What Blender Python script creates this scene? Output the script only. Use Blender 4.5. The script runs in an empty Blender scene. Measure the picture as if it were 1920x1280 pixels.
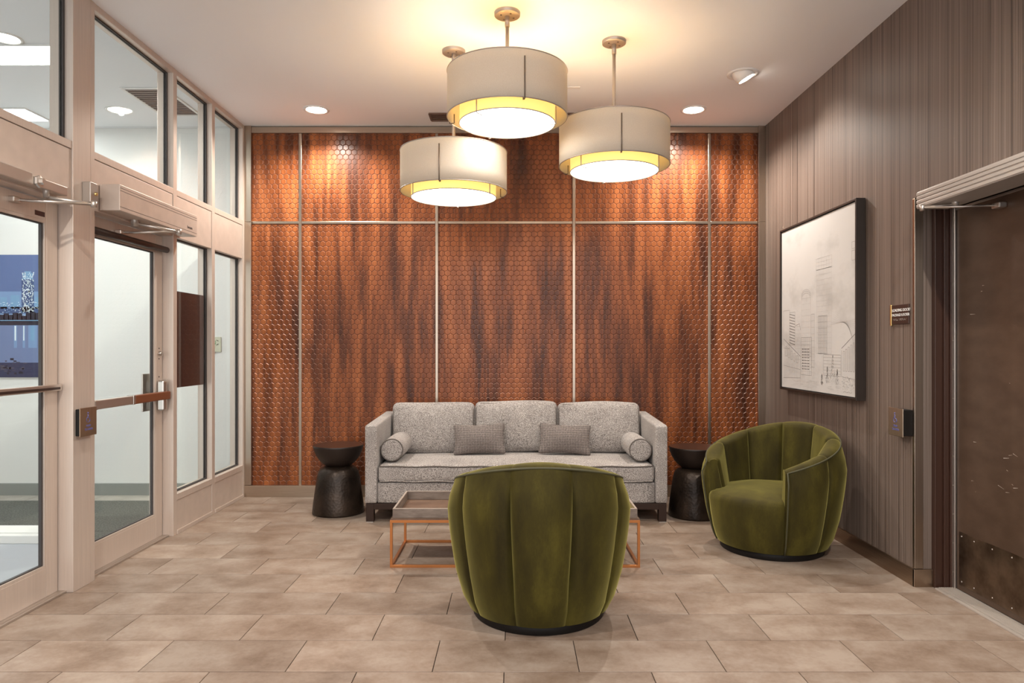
import bpy, bmesh, math, random
from mathutils import Vector, Matrix
random.seed(7)
PI = math.pi
SC = bpy.context.scene
COL = SC.collection

# ------------------------------------------------------------------ camera, world, exposure
cam_d = bpy.data.cameras.new('camera')
cam = bpy.data.objects.new('camera', cam_d); COL.objects.link(cam)
cam.location = (0, 0, 1.346); cam.rotation_euler = (PI/2, 0, 0)
cam_d.sensor_width = 36; cam_d.lens = 36*1300/1920
cam_d.shift_x = -5/1920; cam_d.shift_y = 10/1920
cam_d.clip_start = 0.05
SC.camera = cam
SC.view_settings.view_transform = 'Standard'; SC.view_settings.look = 'None'
SC.view_settings.exposure = 0.98; SC.view_settings.gamma = 1.0
SC.view_settings.use_curve_mapping = False
WORLD = bpy.data.worlds.new('world'); SC.world = WORLD; WORLD.use_nodes = True
WORLD.node_tree.nodes['Background'].inputs[0].default_value = (0.98, 0.985, 1.0, 1)
WORLD.node_tree.nodes['Background'].inputs[1].default_value = 1.38
P_DIFF = 4.2        # pendant diffuser emission
P_UP = 6.0         # watts, lamp inside each pendant shade (upward glow)
P_DOWN = 88.0       # watts per recessed downlight
P_VEST = 15.0        # vestibule ceiling panel emission

# ------------------------------------------------------------------ node helpers
def new_mat(name):
    m = bpy.data.materials.new(name); m.use_nodes = True
    return m, m.node_tree, m.node_tree.nodes['Principled BSDF']
def N(nt, typ, **kw):
    n = nt.nodes.new(typ)
    for k, v in kw.items(): setattr(n, k, v)
    return n
def L(nt, a, b): nt.links.new(a, b)
def setin(n, **kw):
    for k, v in kw.items():
        n.inputs[k.replace('_', ' ')].default_value = v
def ramp(nt, stops, interp='LINEAR'):
    r = N(nt, 'ShaderNodeValToRGB'); r.color_ramp.interpolation = interp
    e = r.color_ramp.elements
    while len(e) < len(stops): e.new(0.5)
    for i, (p, c) in enumerate(stops):
        e[i].position = p; e[i].color = (*c, 1) if len(c) == 3 else c
    return r
def srgb(r, g, b):
    f = lambda c: (c/255/12.92) if c/255 <= 0.04045 else ((c/255+0.055)/1.055)**2.4
    return (f(r), f(g), f(b))
def coords(nt, space='Object', scale=(1, 1, 1)):
    mp = N(nt, 'ShaderNodeMapping'); mp.inputs['Scale'].default_value = scale
    if space == 'World':
        g = N(nt, 'ShaderNodeNewGeometry'); L(nt, g.outputs['Position'], mp.inputs[0])
    else:
        t = N(nt, 'ShaderNodeTexCoord'); L(nt, t.outputs[space], mp.inputs[0])
    return mp.outputs[0]
def noise(nt, vec, scale, detail=2.0, rough=0.5):
    n = N(nt, 'ShaderNodeTexNoise'); L(nt, vec, n.inputs['Vector'])
    n.inputs['Scale'].default_value = scale; n.inputs['Detail'].default_value = detail
    n.inputs['Roughness'].default_value = rough
    return n.outputs['Fac']
def bump(nt, b, h, strength=0.2, dist=0.002):
    bp = N(nt, 'ShaderNodeBump'); bp.inputs['Strength'].default_value = strength
    bp.inputs['Distance'].default_value = dist
    L(nt, h, bp.inputs['Height']); L(nt, bp.outputs[0], b.inputs['Normal'])
def plain(name, col, rough=0.5, metal=0.0, spec=0.5):
    m, nt, b = new_mat(name)
    b.inputs['Base Color'].default_value = (*col, 1)
    b.inputs['Roughness'].default_value = rough; b.inputs['Metallic'].default_value = metal
    b.inputs['Specular IOR Level'].default_value = spec
    return m
def emis(name, col, strength):
    m, nt, b = new_mat(name)
    b.inputs['Base Color'].default_value = (*col, 1)
    b.inputs['Emission Color'].default_value = (*col, 1)
    b.inputs['Emission Strength'].default_value = strength
    return m

# ------------------------------------------------------------------ materials
def mat_brushed(name, col, rough, axis_scale, metal=1.0, var=0.12):
    m, nt, b = new_mat(name)
    v = coords(nt, 'World', axis_scale)
    n = noise(nt, v, 6.0, 3.0)
    r = ramp(nt, [(0.3, tuple(c*(1-var) for c in col)), (0.7, tuple(min(1, c*(1+var)) for c in col))])
    L(nt, n, r.inputs[0]); L(nt, r.outputs[0], b.inputs['Base Color'])
    b.inputs['Metallic'].default_value = metal; b.inputs['Roughness'].default_value = rough
    bump(nt, b, n, 0.05, 0.001)
    return m
M = {}
M['alu'] = mat_brushed('champagne_aluminium', (0.60, 0.50, 0.43), 0.42, (30, 30, 0.6), 0.35, 0.05)
M['alu_h'] = mat_brushed('champagne_aluminium_panel', (0.60, 0.50, 0.43), 0.45, (2, 2, 2), 0.35, 0.05)
M['steel_v'] = mat_brushed('brushed_steel_upright', (0.42, 0.34, 0.27), 0.30, (60, 60, 0.4), 1.0, 0.10)
M['steel_h'] = mat_brushed('brushed_steel_level', (0.47, 0.385, 0.305), 0.30, (0.6, 60, 60), 1.0, 0.10)
M['bronze_h'] = mat_brushed('bronze_steel_baseboard', (0.36, 0.27, 0.20), 0.3, (60, 0.6, 60), 1.0, 0.10)
M['chrome'] = plain('polished_metal', (0.50, 0.46, 0.42), 0.25, 0.9)
M['thresh'] = plain('threshold_aluminium', (0.50, 0.44, 0.39), 0.4, 0.3)
M['satin'] = plain('satin_metal', (0.58, 0.52, 0.47), 0.35, 0.9)
M['nickel'] = plain('brushed_nickel', (0.42, 0.37, 0.33), 0.38, 0.6)
M['rod_dark'] = plain('dark_rod_metal', (0.17, 0.13, 0.10), 0.4, 0.7)
M['brass'] = plain('brass', (0.80, 0.55, 0.22), 0.3, 1.0)
M['black'] = plain('black_plastic', (0.010, 0.008, 0.007), 0.5, 0, 0.2)
M['opmetal'] = plain('operator_aluminium', (0.46, 0.42, 0.385), 0.4, 0.3)
M['gasket'] = plain('gasket_rubber', (0.05, 0.042, 0.04), 0.6)
M['grey_base'] = plain('grey_metal_base', (0.30, 0.31, 0.29), 0.4, 0.2)
M['gap'] = plain('joint_shadow_filler', (0.10, 0.08, 0.07), 0.8)
M['white'] = plain('white_paint', (0.80, 0.78, 0.76), 0.6)
M['ceil'] = plain('ceiling_paint', (0.85, 0.86, 0.88), 0.8)
M['vwall'] = plain('vestibule_wall_paint', (0.82, 0.81, 0.78), 0.6)
M['darkwood'] = plain('espresso_wood', (0.030, 0.015, 0.010), 0.5, 0, 0.25)
M['copper'] = plain('copper_frame', (0.48, 0.185, 0.06), 0.34, 0.75)
M['maroon'] = plain('maroon_sheet', (0.055, 0.014, 0.010), 0.45)
M['browntube'] = plain('dark_brown_tube', (0.030, 0.014, 0.010), 0.4)
M['leatherbrown'] = plain('brown_bar_cover', (0.16, 0.052, 0.022), 0.42)
M['vent'] = plain('vent_bronze', (0.16, 0.10, 0.075), 0.5, 0.3)
M['signplate'] = plain('sign_plate_brown', (0.045, 0.020, 0.014), 0.4)
M['white_ink'] = plain('white_lettering', (0.85, 0.83, 0.80), 0.6)
M['blue_ink'] = plain('blue_lettering', (0.10, 0.11, 0.32), 0.5)
M['green_ink'] = plain('green_lettering', (0.05, 0.22, 0.08), 0.5)
M['dark_ink'] = plain('dark_lettering', (0.06, 0.05, 0.05), 0.5)
M['plate_face'] = mat_brushed('push_plate_face', (0.40, 0.28, 0.19), 0.3, (40, 40, 2), 0.9, 0.08)
M['plate_face_pale'] = mat_brushed('push_plate_face_pale', (0.46, 0.36, 0.27), 0.3, (40, 40, 2), 0.9, 0.08)
M['sign_cream'] = plain('cream_sign', (0.62, 0.62, 0.48), 0.5)
M['pencil'] = plain('pencil_line', (0.28, 0.255, 0.235), 0.8)
M['pencil_faint'] = plain('pencil_line_faint', (0.44, 0.405, 0.38), 0.8)
M['pencil_dark'] = plain('pencil_line_dark', (0.16, 0.14, 0.13), 0.8)
M['frame_dark'] = plain('dark_picture_frame', (0.022, 0.014, 0.010), 0.4)
M['scratch'] = plain('bare_metal_scratch', (0.70, 0.63, 0.56), 0.5)
M['piping'] = plain('velvet_piping', (0.055, 0.050, 0.020), 0.7)
M['greypipe'] = plain('sofa_piping', (0.12, 0.10, 0.088), 0.85)

def mat_glass():
    m, nt, b = new_mat('window_glass')
    out = nt.nodes['Material Output']; nt.nodes.remove(b)
    tr = N(nt, 'ShaderNodeBsdfTransparent'); tr.inputs[0].default_value = (0.93, 0.96, 0.95, 1)
    gl = N(nt, 'ShaderNodeBsdfGlossy'); gl.inputs['Roughness'].default_value = 0.02
    fr = N(nt, 'ShaderNodeFresnel'); fr.inputs[0].default_value = 1.45
    mx = N(nt, 'ShaderNodeMixShader')
    ge = N(nt, 'ShaderNodeNewGeometry'); iv = N(nt, 'ShaderNodeMath', operation='SUBTRACT'); iv.inputs[0].default_value = 1.0
    L(nt, ge.outputs['Backfacing'], iv.inputs[1])
    mu = N(nt, 'ShaderNodeMath', operation='MULTIPLY'); L(nt, fr.outputs[0], mu.inputs[0]); L(nt, iv.outputs[0], mu.inputs[1])
    L(nt, mu.outputs[0], mx.inputs[0]); L(nt, tr.outputs[0], mx.inputs[1]); L(nt, gl.outputs[0], mx.inputs[2])
    L(nt, mx.outputs[0], out.inputs[0])
    return m
M['glass'] = mat_glass()

def mat_veneer(name='copper_brown_veneer', edge=False):
    m, nt, b = new_mat(name)
    v = coords(nt, 'World', (1, 1, 0.10))
    n1 = noise(nt, v, 9.0, 4.0, 0.55)
    v2 = coords(nt, 'World', (1, 1, 0.05))
    n2 = noise(nt, v2, 42.0, 3.0, 0.6)
    mx = N(nt, 'ShaderNodeMix', data_type='FLOAT'); mx.inputs[0].default_value = 0.30
    L(nt, n1, mx.inputs[2]); L(nt, n2, mx.inputs[3])
    r = ramp(nt, [(0.37, (0.055, 0.015, 0.006)), (0.45, (0.125, 0.034, 0.011)), (0.52, (0.220, 0.062, 0.018)),
                  (0.63, (0.35, 0.110, 0.034))])
    L(nt, mx.outputs[0], r.inputs[0]); L(nt, r.outputs[0], b.inputs['Base Color'])
    b.inputs['Roughness'].default_value = 0.30
    b.inputs['Specular IOR Level'].default_value = 0.28
    if edge:                                # bevel colour lifted to paint in the glint of overhead light
        g = N(nt, 'ShaderNodeMix', data_type='RGBA', blend_type='ADD'); g.inputs[0].default_value = 1.0
        L(nt, r.outputs[0], g.inputs[6]); g.inputs[7].default_value = (0.11, 0.060, 0.042, 1)
        L(nt, g.outputs[2], b.inputs['Base Color'])
        b.inputs['Metallic'].default_value = 0.15; b.inputs['Specular IOR Level'].default_value = 0.6
        b.inputs['Roughness'].default_value = 0.36
    return m
M['veneer'] = mat_veneer()
M['veneer_groove'] = plain('veneer_groove', (0.028, 0.010, 0.006), 0.5, 0, 0.2)
M['edge_glint'] = mat_veneer('painted_hexagon_glint', True)

def mat_tile():
    m, nt, b = new_mat('porcelain_tile')
    t = N(nt, 'ShaderNodeTexCoord'); oi = N(nt, 'ShaderNodeObjectInfo')
    ml = N(nt, 'ShaderNodeVectorMath', operation='SCALE'); ml.inputs['Scale'].default_value = 37.0
    cb = N(nt, 'ShaderNodeCombineXYZ')
    for i in range(3): L(nt, oi.outputs['Random'], cb.inputs[i])
    L(nt, cb.outputs[0], ml.inputs[0])
    ad = N(nt, 'ShaderNodeVectorMath', operation='ADD')
    L(nt, t.outputs['Object'], ad.inputs[0]); L(nt, ml.outputs[0], ad.inputs[1])
    mp = N(nt, 'ShaderNodeMapping'); mp.inputs['Scale'].default_value = (1.0, 1.35, 1); L(nt, ad.outputs[0], mp.inputs[0])
    n1 = noise(nt, mp.outputs[0], 3.2, 5.0, 0.62)
    n2 = noise(nt, ad.outputs[0], 45.0, 4.0, 0.7)
    mx = N(nt, 'ShaderNodeMix', data_type='FLOAT'); mx.inputs[0].default_value = 0.22
    L(nt, n1, mx.inputs[2]); L(nt, n2, mx.inputs[3])
    r = ramp(nt, [(0.33, (0.175, 0.116, 0.080)), (0.48, (0.262, 0.192, 0.146)), (0.62, (0.340, 0.270, 0.218))])
    L(nt, mx.outputs[0], r.inputs[0])
    hs = N(nt, 'ShaderNodeHueSaturation'); L(nt, r.outputs[0], hs.inputs['Color'])
    mr = N(nt, 'ShaderNodeMapRange'); L(nt, oi.outputs['Random'], mr.inputs[0])
    mr.inputs['To Min'].default_value = 0.90; mr.inputs['To Max'].default_value = 1.12
    L(nt, mr.outputs[0], hs.inputs['Value'])
    L(nt, hs.outputs[0], b.inputs['Base Color'])
    b.inputs['Roughness'].default_value = 0.42; b.inputs['Specular IOR Level'].default_value = 0.35
    bump(nt, b, n2, 0.08, 0.001)
    return m
M['tile'] = mat_tile()
M['grout'] = plain('grout', (0.055, 0.038, 0.028), 0.9)

def mat_wallcover():
    m, nt, b = new_mat('striped_wallcovering')
    v = coords(nt, 'World', (1, 1, 0.004))
    n1 = noise(nt, v, 95.0, 2.0, 0.7)
    n2 = noise(nt, v, 20.0, 2.0, 0.5)
    mx = N(nt, 'ShaderNodeMix', data_type='FLOAT'); mx.inputs[0].default_value = 0.22
    L(nt, n1, mx.inputs[2]); L(nt, n2, mx.inputs[3])
    r = ramp(nt, [(0.33, (0.045, 0.030, 0.023)), (0.44, (0.135, 0.098, 0.078)), (0.54, (0.165, 0.122, 0.099)), (0.68, (0.235, 0.182, 0.152))])
    L(nt, mx.outputs[0], r.inputs[0]); L(nt, r.outputs[0], b.inputs['Base Color'])
    b.inputs['Roughness'].default_value = 0.45
    bump(nt, b, n1, 0.5, 0.003)
    return m
M['wallcover'] = mat_wallcover()

def mat_tweed(name, dark, mid, light, scale, stretch=(1, 1, 1)):
    m, nt, b = new_mat(name)
    v = coords(nt, 'Object', stretch)
    n1 = noise(nt, v, scale, 2.0, 0.6)
    n2 = noise(nt, v, 5.0, 2.0, 0.5)
    mx = N(nt, 'ShaderNodeMix', data_type='FLOAT'); mx.inputs[0].default_value = 0.10
    L(nt, n1, mx.inputs[2]); L(nt, n2, mx.inputs[3])
    r = ramp(nt, [(0.36, dark), (0.49, mid), (0.62, light)])
    L(nt, mx.outputs[0], r.inputs[0]); L(nt, r.outputs[0], b.inputs['Base Color'])
    b.inputs['Roughness'].default_value = 0.95; b.inputs['Specular IOR Level'].default_value = 0.1
    b.inputs['Sheen Weight'].default_value = 0.15
    bump(nt, b, n1, 0.6, 0.004)
    return m
M['tweed'] = mat_tweed('grey_tweed', (0.075, 0.064, 0.060), (0.30, 0.265, 0.245), (0.62, 0.57, 0.53), 210.0, (1, 1, 1.3))
def mat_woven():
    m, nt, b = new_mat('woven_grey_cloth')
    v = coords(nt, 'Object', (1, 0, 1))
    vo = N(nt, 'ShaderNodeTexVoronoi'); L(nt, v, vo.inputs['Vector'])
    vo.inputs['Scale'].default_value = 75.0; vo.inputs['Randomness'].default_value = 0.15
    r = ramp(nt, [(0.15, (0.045, 0.036, 0.033)), (0.45, (0.19, 0.155, 0.14)), (0.7, (0.30, 0.26, 0.235))])
    L(nt, vo.outputs['Distance'], r.inputs[0]); L(nt, r.outputs[0], b.inputs['Base Color'])
    b.inputs['Roughness'].default_value = 0.8
    bump(nt, b, vo.outputs['Distance'], 0.7, 0.006)
    return m
M['woven'] = mat_woven()

def mat_velvet():
    m, nt, b = new_mat('olive_velvet')
    v = coords(nt, 'Object', (1, 1, 0.30))
    n1 = noise(nt, v, 8.0, 4.0, 0.55)
    n2 = noise(nt, v, 160.0, 2.0, 0.5)
    mx = N(nt, 'ShaderNodeMix', data_type='FLOAT'); mx.inputs[0].default_value = 0.15
    L(nt, n1, mx.inputs[2]); L(nt, n2, mx.inputs[3])
    r = ramp(nt, [(0.32, (0.020, 0.0145, 0.003)), (0.52, (0.040, 0.031, 0.005)), (0.70, (0.072, 0.058, 0.009))])
    L(nt, mx.outputs[0], r.inputs[0]); L(nt, r.outputs[0], b.inputs['Base Color'])
    b.inputs['Roughness'].default_value = 0.75; b.inputs['Specular IOR Level'].default_value = 0.15
    b.inputs['Sheen Weight'].default_value = 0.68; b.inputs['Sheen Roughness'].default_value = 0.40
    b.inputs['Sheen Tint'].default_value = (0.64, 0.56, 0.17, 1)
    bump(nt, b, n1, 0.15, 0.01)
    return m
M['velvet'] = mat_velvet()

def mat_hammered():
    m, nt, b = new_mat('hammered_bronze')
    v = coords(nt, 'Object')
    vo = N(nt, 'ShaderNodeTexVoronoi'); L(nt, v, vo.inputs['Vector']); vo.inputs['Scale'].default_value = 48.0
    n = noise(nt, v, 5.0, 3.0)
    r = ramp(nt, [(0.35, (0.018, 0.012, 0.009)), (0.65, (0.060, 0.040, 0.028))])
    L(nt, n, r.inputs[0]); L(nt, r.outputs[0], b.inputs['Base Color'])
    b.inputs['Metallic'].default_value = 0.6; b.inputs['Roughness'].default_value = 0.36
    bump(nt, b, vo.outputs['Distance'], 0.22, 0.006)
    return m
M['hammered'] = mat_hammered()
M['bowl_bronze'] = plain('smooth_dark_bronze', (0.020, 0.012, 0.009), 0.42, 0.3)
M['tabletop_bronze'] = plain('bronze_table_top', (0.075, 0.034, 0.022), 0.3, 0.5)

def mat_cloudy(name, a, c, scale, rough, stretch=(1, 1, 1), lo=0.35, hi=0.65, metal=0.0):
    m, nt, b = new_mat(name)
    v = coords(nt, 'Object', stretch); n = noise(nt, v, scale, 4.0, 0.6)
    r = ramp(nt, [(lo, a), (hi, c)]); L(nt, n, r.inputs[0]); L(nt, r.outputs[0], b.inputs['Base Color'])
    b.inputs['Roughness'].default_value = rough; b.inputs['Metallic'].default_value = metal
    return m
M['tray'] = mat_cloudy('tray_leather', (0.115, 0.066, 0.042), (0.19, 0.115, 0.075), 6, 0.5)
M['tray_side'] = mat_cloudy('tray_side_leather', (0.14, 0.102, 0.08), (0.24, 0.19, 0.155), 9, 0.45, (1, 1, 4))
M['tray_edge'] = plain('tray_edge', (0.38, 0.31, 0.26), 0.4)
M['canvas'] = mat_cloudy('drawing_paper', (0.45, 0.42, 0.395), (0.56, 0.53, 0.505), 2.2, 0.8, (1, 1, 1.6), 0.30, 0.5)
M['steel_door'] = mat_cloudy('brown_steel_door', (0.066, 0.038, 0.024), (0.092, 0.055, 0.036), 5, 0.38, (1, 1, 2))
M['brown_frame'] = plain('brown_door_frame', (0.050, 0.022, 0.014), 0.35)
M['kick'] = mat_cloudy('worn_kick_plate', (0.10, 0.065, 0.042), (0.28, 0.20, 0.14), 6, 0.3, (1, 1, 1), 0.35, 0.7, 0.9)
M['carpet'] = mat_cloudy('entrance_mat', (0.060, 0.060, 0.052), (0.17, 0.17, 0.15), 90, 0.95)
M['vfloor'] = mat_cloudy('vestibule_floor', (0.34, 0.31, 0.27), (0.46, 0.42, 0.37), 4, 0.5)
M['greyfloor'] = plain('blue_grey_floor', (0.40, 0.41, 0.45), 0.5)

def mat_shade():
    m, nt, b = new_mat('linen_shade')
    out = nt.nodes['Material Output']
    v = coords(nt, 'Object', (1, 1, 1)); n = noise(nt, v, 260.0, 2.0)
    r = ramp(nt, [(0.3, (0.72, 0.66, 0.57)), (0.7, (0.80, 0.745, 0.66))]); L(nt, n, r.inputs[0])
    L(nt, r.outputs[0], b.inputs['Base Color']); b.inputs['Roughness'].default_value = 0.9
    tl = N(nt, 'ShaderNodeBsdfTranslucent'); tl.inputs[0].default_value = (0.85, 0.74, 0.52, 1)
    mx = N(nt, 'ShaderNodeMixShader'); mx.inputs[0].default_value = 0.30
    L(nt, b.outputs[0], mx.inputs[1]); L(nt, tl.outputs[0], mx.inputs[2]); L(nt, mx.outputs[0], out.inputs[0])
    return m
M['shade'] = mat_shade()
M['inner_shade'] = emis('glowing_inner_shade', (1.0, 0.66, 0.20), 0.50)
M['diffuser'] = emis('glowing_diffuser', (1.0, 0.95, 0.87), P_DIFF)
M['lens'] = emis('downlight_lens', (1.0, 0.93, 0.82), 14.0)
M['vpanel'] = emis('fluorescent_panel', (0.96, 0.98, 1.0), P_VEST)
M['vlens'] = emis('vestibule_downlight_lens', (1.0, 0.96, 0.85), 12.0)

# ------------------------------------------------------------------ mesh helpers
class MB:
    def __init__(s): s.v = []; s.f = []; s.mi = []; s.sm = []
    def add(s, verts, faces, mi=0, smooth=False):
        o = len(s.v); s.v += [tuple(p) for p in verts]
        for f in faces: s.f.append(tuple(i+o for i in f)); s.mi.append(mi); s.sm.append(smooth)
        return s
    def box(s, x0, x1, y0, y1, z0, z1, mi=0):
        v = [(x, y, z) for x in (x0, x1) for y in (y0, y1) for z in (z0, z1)]
        return s.add(v, [(0,1,3,2),(4,6,7,5),(0,4,5,1),(2,3,7,6),(0,2,6,4),(1,5,7,3)], mi)
    def cbox(s, x0, x1, y0, y1, z0, z1, c=0.003, mi=0):
        bm = bmesh.new()
        r = bmesh.ops.create_cube(bm, size=1)
        for v in bm.verts:
            v.co = ((x0+x1)/2+v.co.x*(x1-x0), (y0+y1)/2+v.co.y*(y1-y0), (z0+z1)/2+v.co.z*(z1-z0))
        c = min(c, 0.45*min(x1-x0, y1-y0, z1-z0))
        bmesh.ops.bevel(bm, geom=list(bm.edges), offset=c, segments=2, affect='EDGES', profile=0.5)
        bmesh.ops.recalc_face_normals(bm, faces=bm.faces)
        bm.verts.index_update()
        s.add([v.co[:] for v in bm.verts], [[v.index for v in f.verts] for f in bm.faces], mi)
        bm.free(); return s
    def tube(s, pts, r, n=10, mi=0, cap=True, closed=False):
        pts = [Vector(p) for p in pts]; k = len(pts); vs = []
        up = None
        for i, p in enumerate(pts):
            if closed: d = pts[(i+1) % k]-pts[i-1]
            else: d = pts[min(i+1, k-1)]-pts[max(i-1, 0)]
            d.normalize()
            if up is None:
                up = Vector((0, 0, 1)) if abs(d.z) < 0.9 else Vector((1, 0, 0))
            a = d.cross(up)
            if a.length < 1e-6: a = d.cross(Vector((1, 0.3, 0)))
            a.normalize(); b = a.cross(d); up = b.copy()
            rr = r[i] if isinstance(r, (list, tuple)) else r
            for j in range(n):
                t = 2*PI*j/n; vs.append(p+a*math.cos(t)*rr+b*math.sin(t)*rr)
        fs = []
        for i in range(k if closed else k-1):
            for j in range(n):
                a0 = i*n+j; a1 = i*n+(j+1) % n; i2 = (i+1) % k
                fs.append((a0, a1, i2*n+(j+1) % n, i2*n+j))
        s.add(vs, fs, mi, True)
        if cap and not closed:
            o = len(s.v)-k*n
            s.f.append(tuple(range(o+n-1, o-1, -1))); s.mi.append(mi); s.sm.append(False)
            s.f.append(tuple(range(o+(k-1)*n, o+k*n))); s.mi.append(mi); s.sm.append(False)
        return s
    def lathe(s, prof, c=(0, 0, 0), n=48, mi=0, smooth=True):
        vs = []; k = len(prof)
        for r, z in prof:
            for j in range(n):
                t = 2*PI*j/n; vs.append((c[0]+r*math.cos(t), c[1]+r*math.sin(t), c[2]+z))
        fs = [(i*n+j, i*n+(j+1) % n, (i+1)*n+(j+1) % n, (i+1)*n+j) for i in range(k-1) for j in range(n)]
        return s.add(vs, fs, mi, smooth)
    def disc(s, c, r, n=48, mi=0, down=False):
        vs = [(c[0]+r*math.cos(2*PI*j/n), c[1]+r*math.sin(2*PI*j/n), c[2]) for j in range(n)]
        return s.add(vs, [tuple(reversed(range(n))) if down else tuple(range(n))], mi)
    def quad(s, a, b, c, d, mi=0): return s.add([a, b, c, d], [(0, 1, 2, 3)], mi)
    def rounded(s, c, size, r, n=10, puff=(0, 0, 0), mi=0, M3=None):
        """pillow / padded box: subdivided cube with rounded edges, faces bulging by puff"""
        bm = bmesh.new(); bmesh.ops.create_cube(bm, size=2)
        bmesh.ops.subdivide_edges(bm, edges=list(bm.edges), cuts=n, use_grid_fill=True)
        hx, hy, hz = size[0]/2, size[1]/2, size[2]/2
        bm.verts.index_update(); out = []
        for v in bm.verts:
            q = v.co
            # cosine spacing packs vertices towards the edges
            u = [math.sin(t*PI/2) for t in q]
            p = Vector((u[0]*hx, u[1]*hy, u[2]*hz))
            inn = Vector((max(-(hx-r), min(hx-r, p.x)), max(-(hy-r), min(hy-r, p.y)), max(-(hz-r), min(hz-r, p.z))))
            d = p-inn
            if d.length > 1e-9: p = inn+d.normalized()*r
            fx = (1-u[1]**2)*(1-u[2]**2); fy = (1-u[0]**2)*(1-u[2]**2); fz = (1-u[0]**2)*(1-u[1]**2)
            p.x += u[0]*puff[0]*fx; p.y += u[1]*puff[1]*fy; p.z += u[2]*puff[2]*fz
            if M3 is not None: p = M3 @ p
            out.append((p.x+c[0], p.y+c[1], p.z+c[2]))
        s.add(out, [[v.index for v in f.verts] for f in bm.faces], mi, True)
        bm.free(); return s
    def build(s, name, mats, parent=None, loc=None):
        me = bpy.data.meshes.new(name); me.from_pydata(s.v, [], s.f)
        for m in (mats if isinstance(mats, (list, tuple)) else [mats]):
            me.materials.append(M[m] if isinstance(m, str) else m)
        me.polygons.foreach_set('material_index', s.mi); me.polygons.foreach_set('use_smooth', s.sm)
        me.update()
        o = bpy.data.objects.new(name, me); COL.objects.link(o)
        if loc is not None: o.location = loc
        if parent is not None: o.parent = parent
        return o
def tag(o, label, cat, group=None, kind=None):
    o['label'] = label; o['category'] = cat
    if group: o['group'] = group
    if kind: o['kind'] = kind
    return o
def thing(name, label, cat, loc=(0, 0, 0), rz=0.0, group=None, kind=None):
    o = bpy.data.objects.new(name, None); COL.objects.link(o); o.empty_display_size = 0.1
    o.location = loc; o.rotation_euler = (0, 0, rz)
    return tag(o, label, cat, group, kind)
def copy_tree(o, parent=None):
    c = o.copy(); COL.objects.link(c)
    if parent is not None: c.parent = parent
    for ch in list(o.children): copy_tree(ch, c)
    return c
def text(name, body, size, origin, xdir, mat, parent=None, ext=0.0006, align='LEFT'):
    cu = bpy.data.curves.new(name, 'FONT'); cu.body = body; cu.size = size; cu.extrude = ext
    cu.align_x = align; cu.materials.append(M[mat])
    x = Vector(xdir).normalized(); y = Vector((0, 0, 1)); z = x.cross(y)
    mw = Matrix(((x.x, y.x, z.x, origin[0]), (x.y, y.y, z.y, origin[1]), (x.z, y.z, z.z, origin[2]), (0, 0, 0, 1)))
    # turn the glyph outline into a mesh object
    tmp = bpy.data.objects.new('tmp_text', cu); COL.objects.link(tmp)
    dg = bpy.context.evaluated_depsgraph_get()
    me = bpy.data.meshes.new_from_object(tmp.evaluated_get(dg)); me.transform(mw)
    bpy.data.objects.remove(tmp); bpy.data.curves.remove(cu)
    o = bpy.data.objects.new(name, me); COL.objects.link(o)
    if not me.materials: me.materials.append(M[mat])
    if parent is not None: o.parent = parent
    return o
def light(name, typ, loc, energy, col, parent=None, **kw):
    d = bpy.data.lights.new(name, typ); d.energy = energy; d.color = col
    for k, v in kw.items(): setattr(d, k, v)
    o = bpy.data.objects.new(name, d); COL.objects.link(o); o.location = loc
    if parent is not None: o.parent = parent
    return o
def aim(o, d): o.rotation_euler = Vector(d).to_track_quat('-Z', 'Y').to_euler()

# ================================================================== the setting
CEIL = 3.33; YB = 6.25; XR = 2.25; XF = -2.425     # ceiling, back wall, right wall, storefront face
# ---- floor with single tiles
floor = MB().box(-6.2, 2.7, -2.0, 6.5, -0.12, -0.006).build('floor', 'grout')
tag(floor, 'taupe porcelain plank tile floor laid in running bond', 'floor', kind='structure')
TW, TD = 0.61, 0.308
full = MB().cbox(-TW/2+0.0018, TW/2-0.0018, -TD/2+0.0018, TD/2-0.0018, -0.008, 0, 0.0012).build('tile', 'tile', floor)
first = True
for k in range(-6, 11):
    y0 = 2.8735+TD*k; y1 = min(y0+TD, YB+0.03)
    ph = 0.268 if k % 2 == 0 else 0.566
    xr = 2.30 if y0 > 3.85 else 2.44
    for j in range(-5, 5):
        xa = ph+TW*j; xb = xa+TW; ca = max(xa, -2.56); cb = min(xb, xr)
        if cb-ca < 0.03 or y1-y0 < 0.03: continue
        if cb-ca > TW-1e-4 and y1-y0 > TD-1e-4:
            if first: o = full; first = False
            else:
                o = full.copy(); COL.objects.link(o); o.parent = floor
            o.location = ((xa+xb)/2, (y0+y1)/2, 0)
        else:
            w, d = (cb-ca)/2-0.0018, (y1-y0)/2-0.0018
            MB().cbox(-w, w, -d, d, -0.008, 0, 0.0012).build('tile', 'tile', floor, ((ca+cb)/2, (y0+y1)/2, 0))
# ---- ceiling
ceil = MB().box(-6.2, 2.7, -0.6, 6.5, CEIL, CEIL+0.1).build('ceiling', 'ceil')
tag(ceil, 'smooth off-white painted ceiling over the lobby', 'ceiling', kind='structure')

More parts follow.
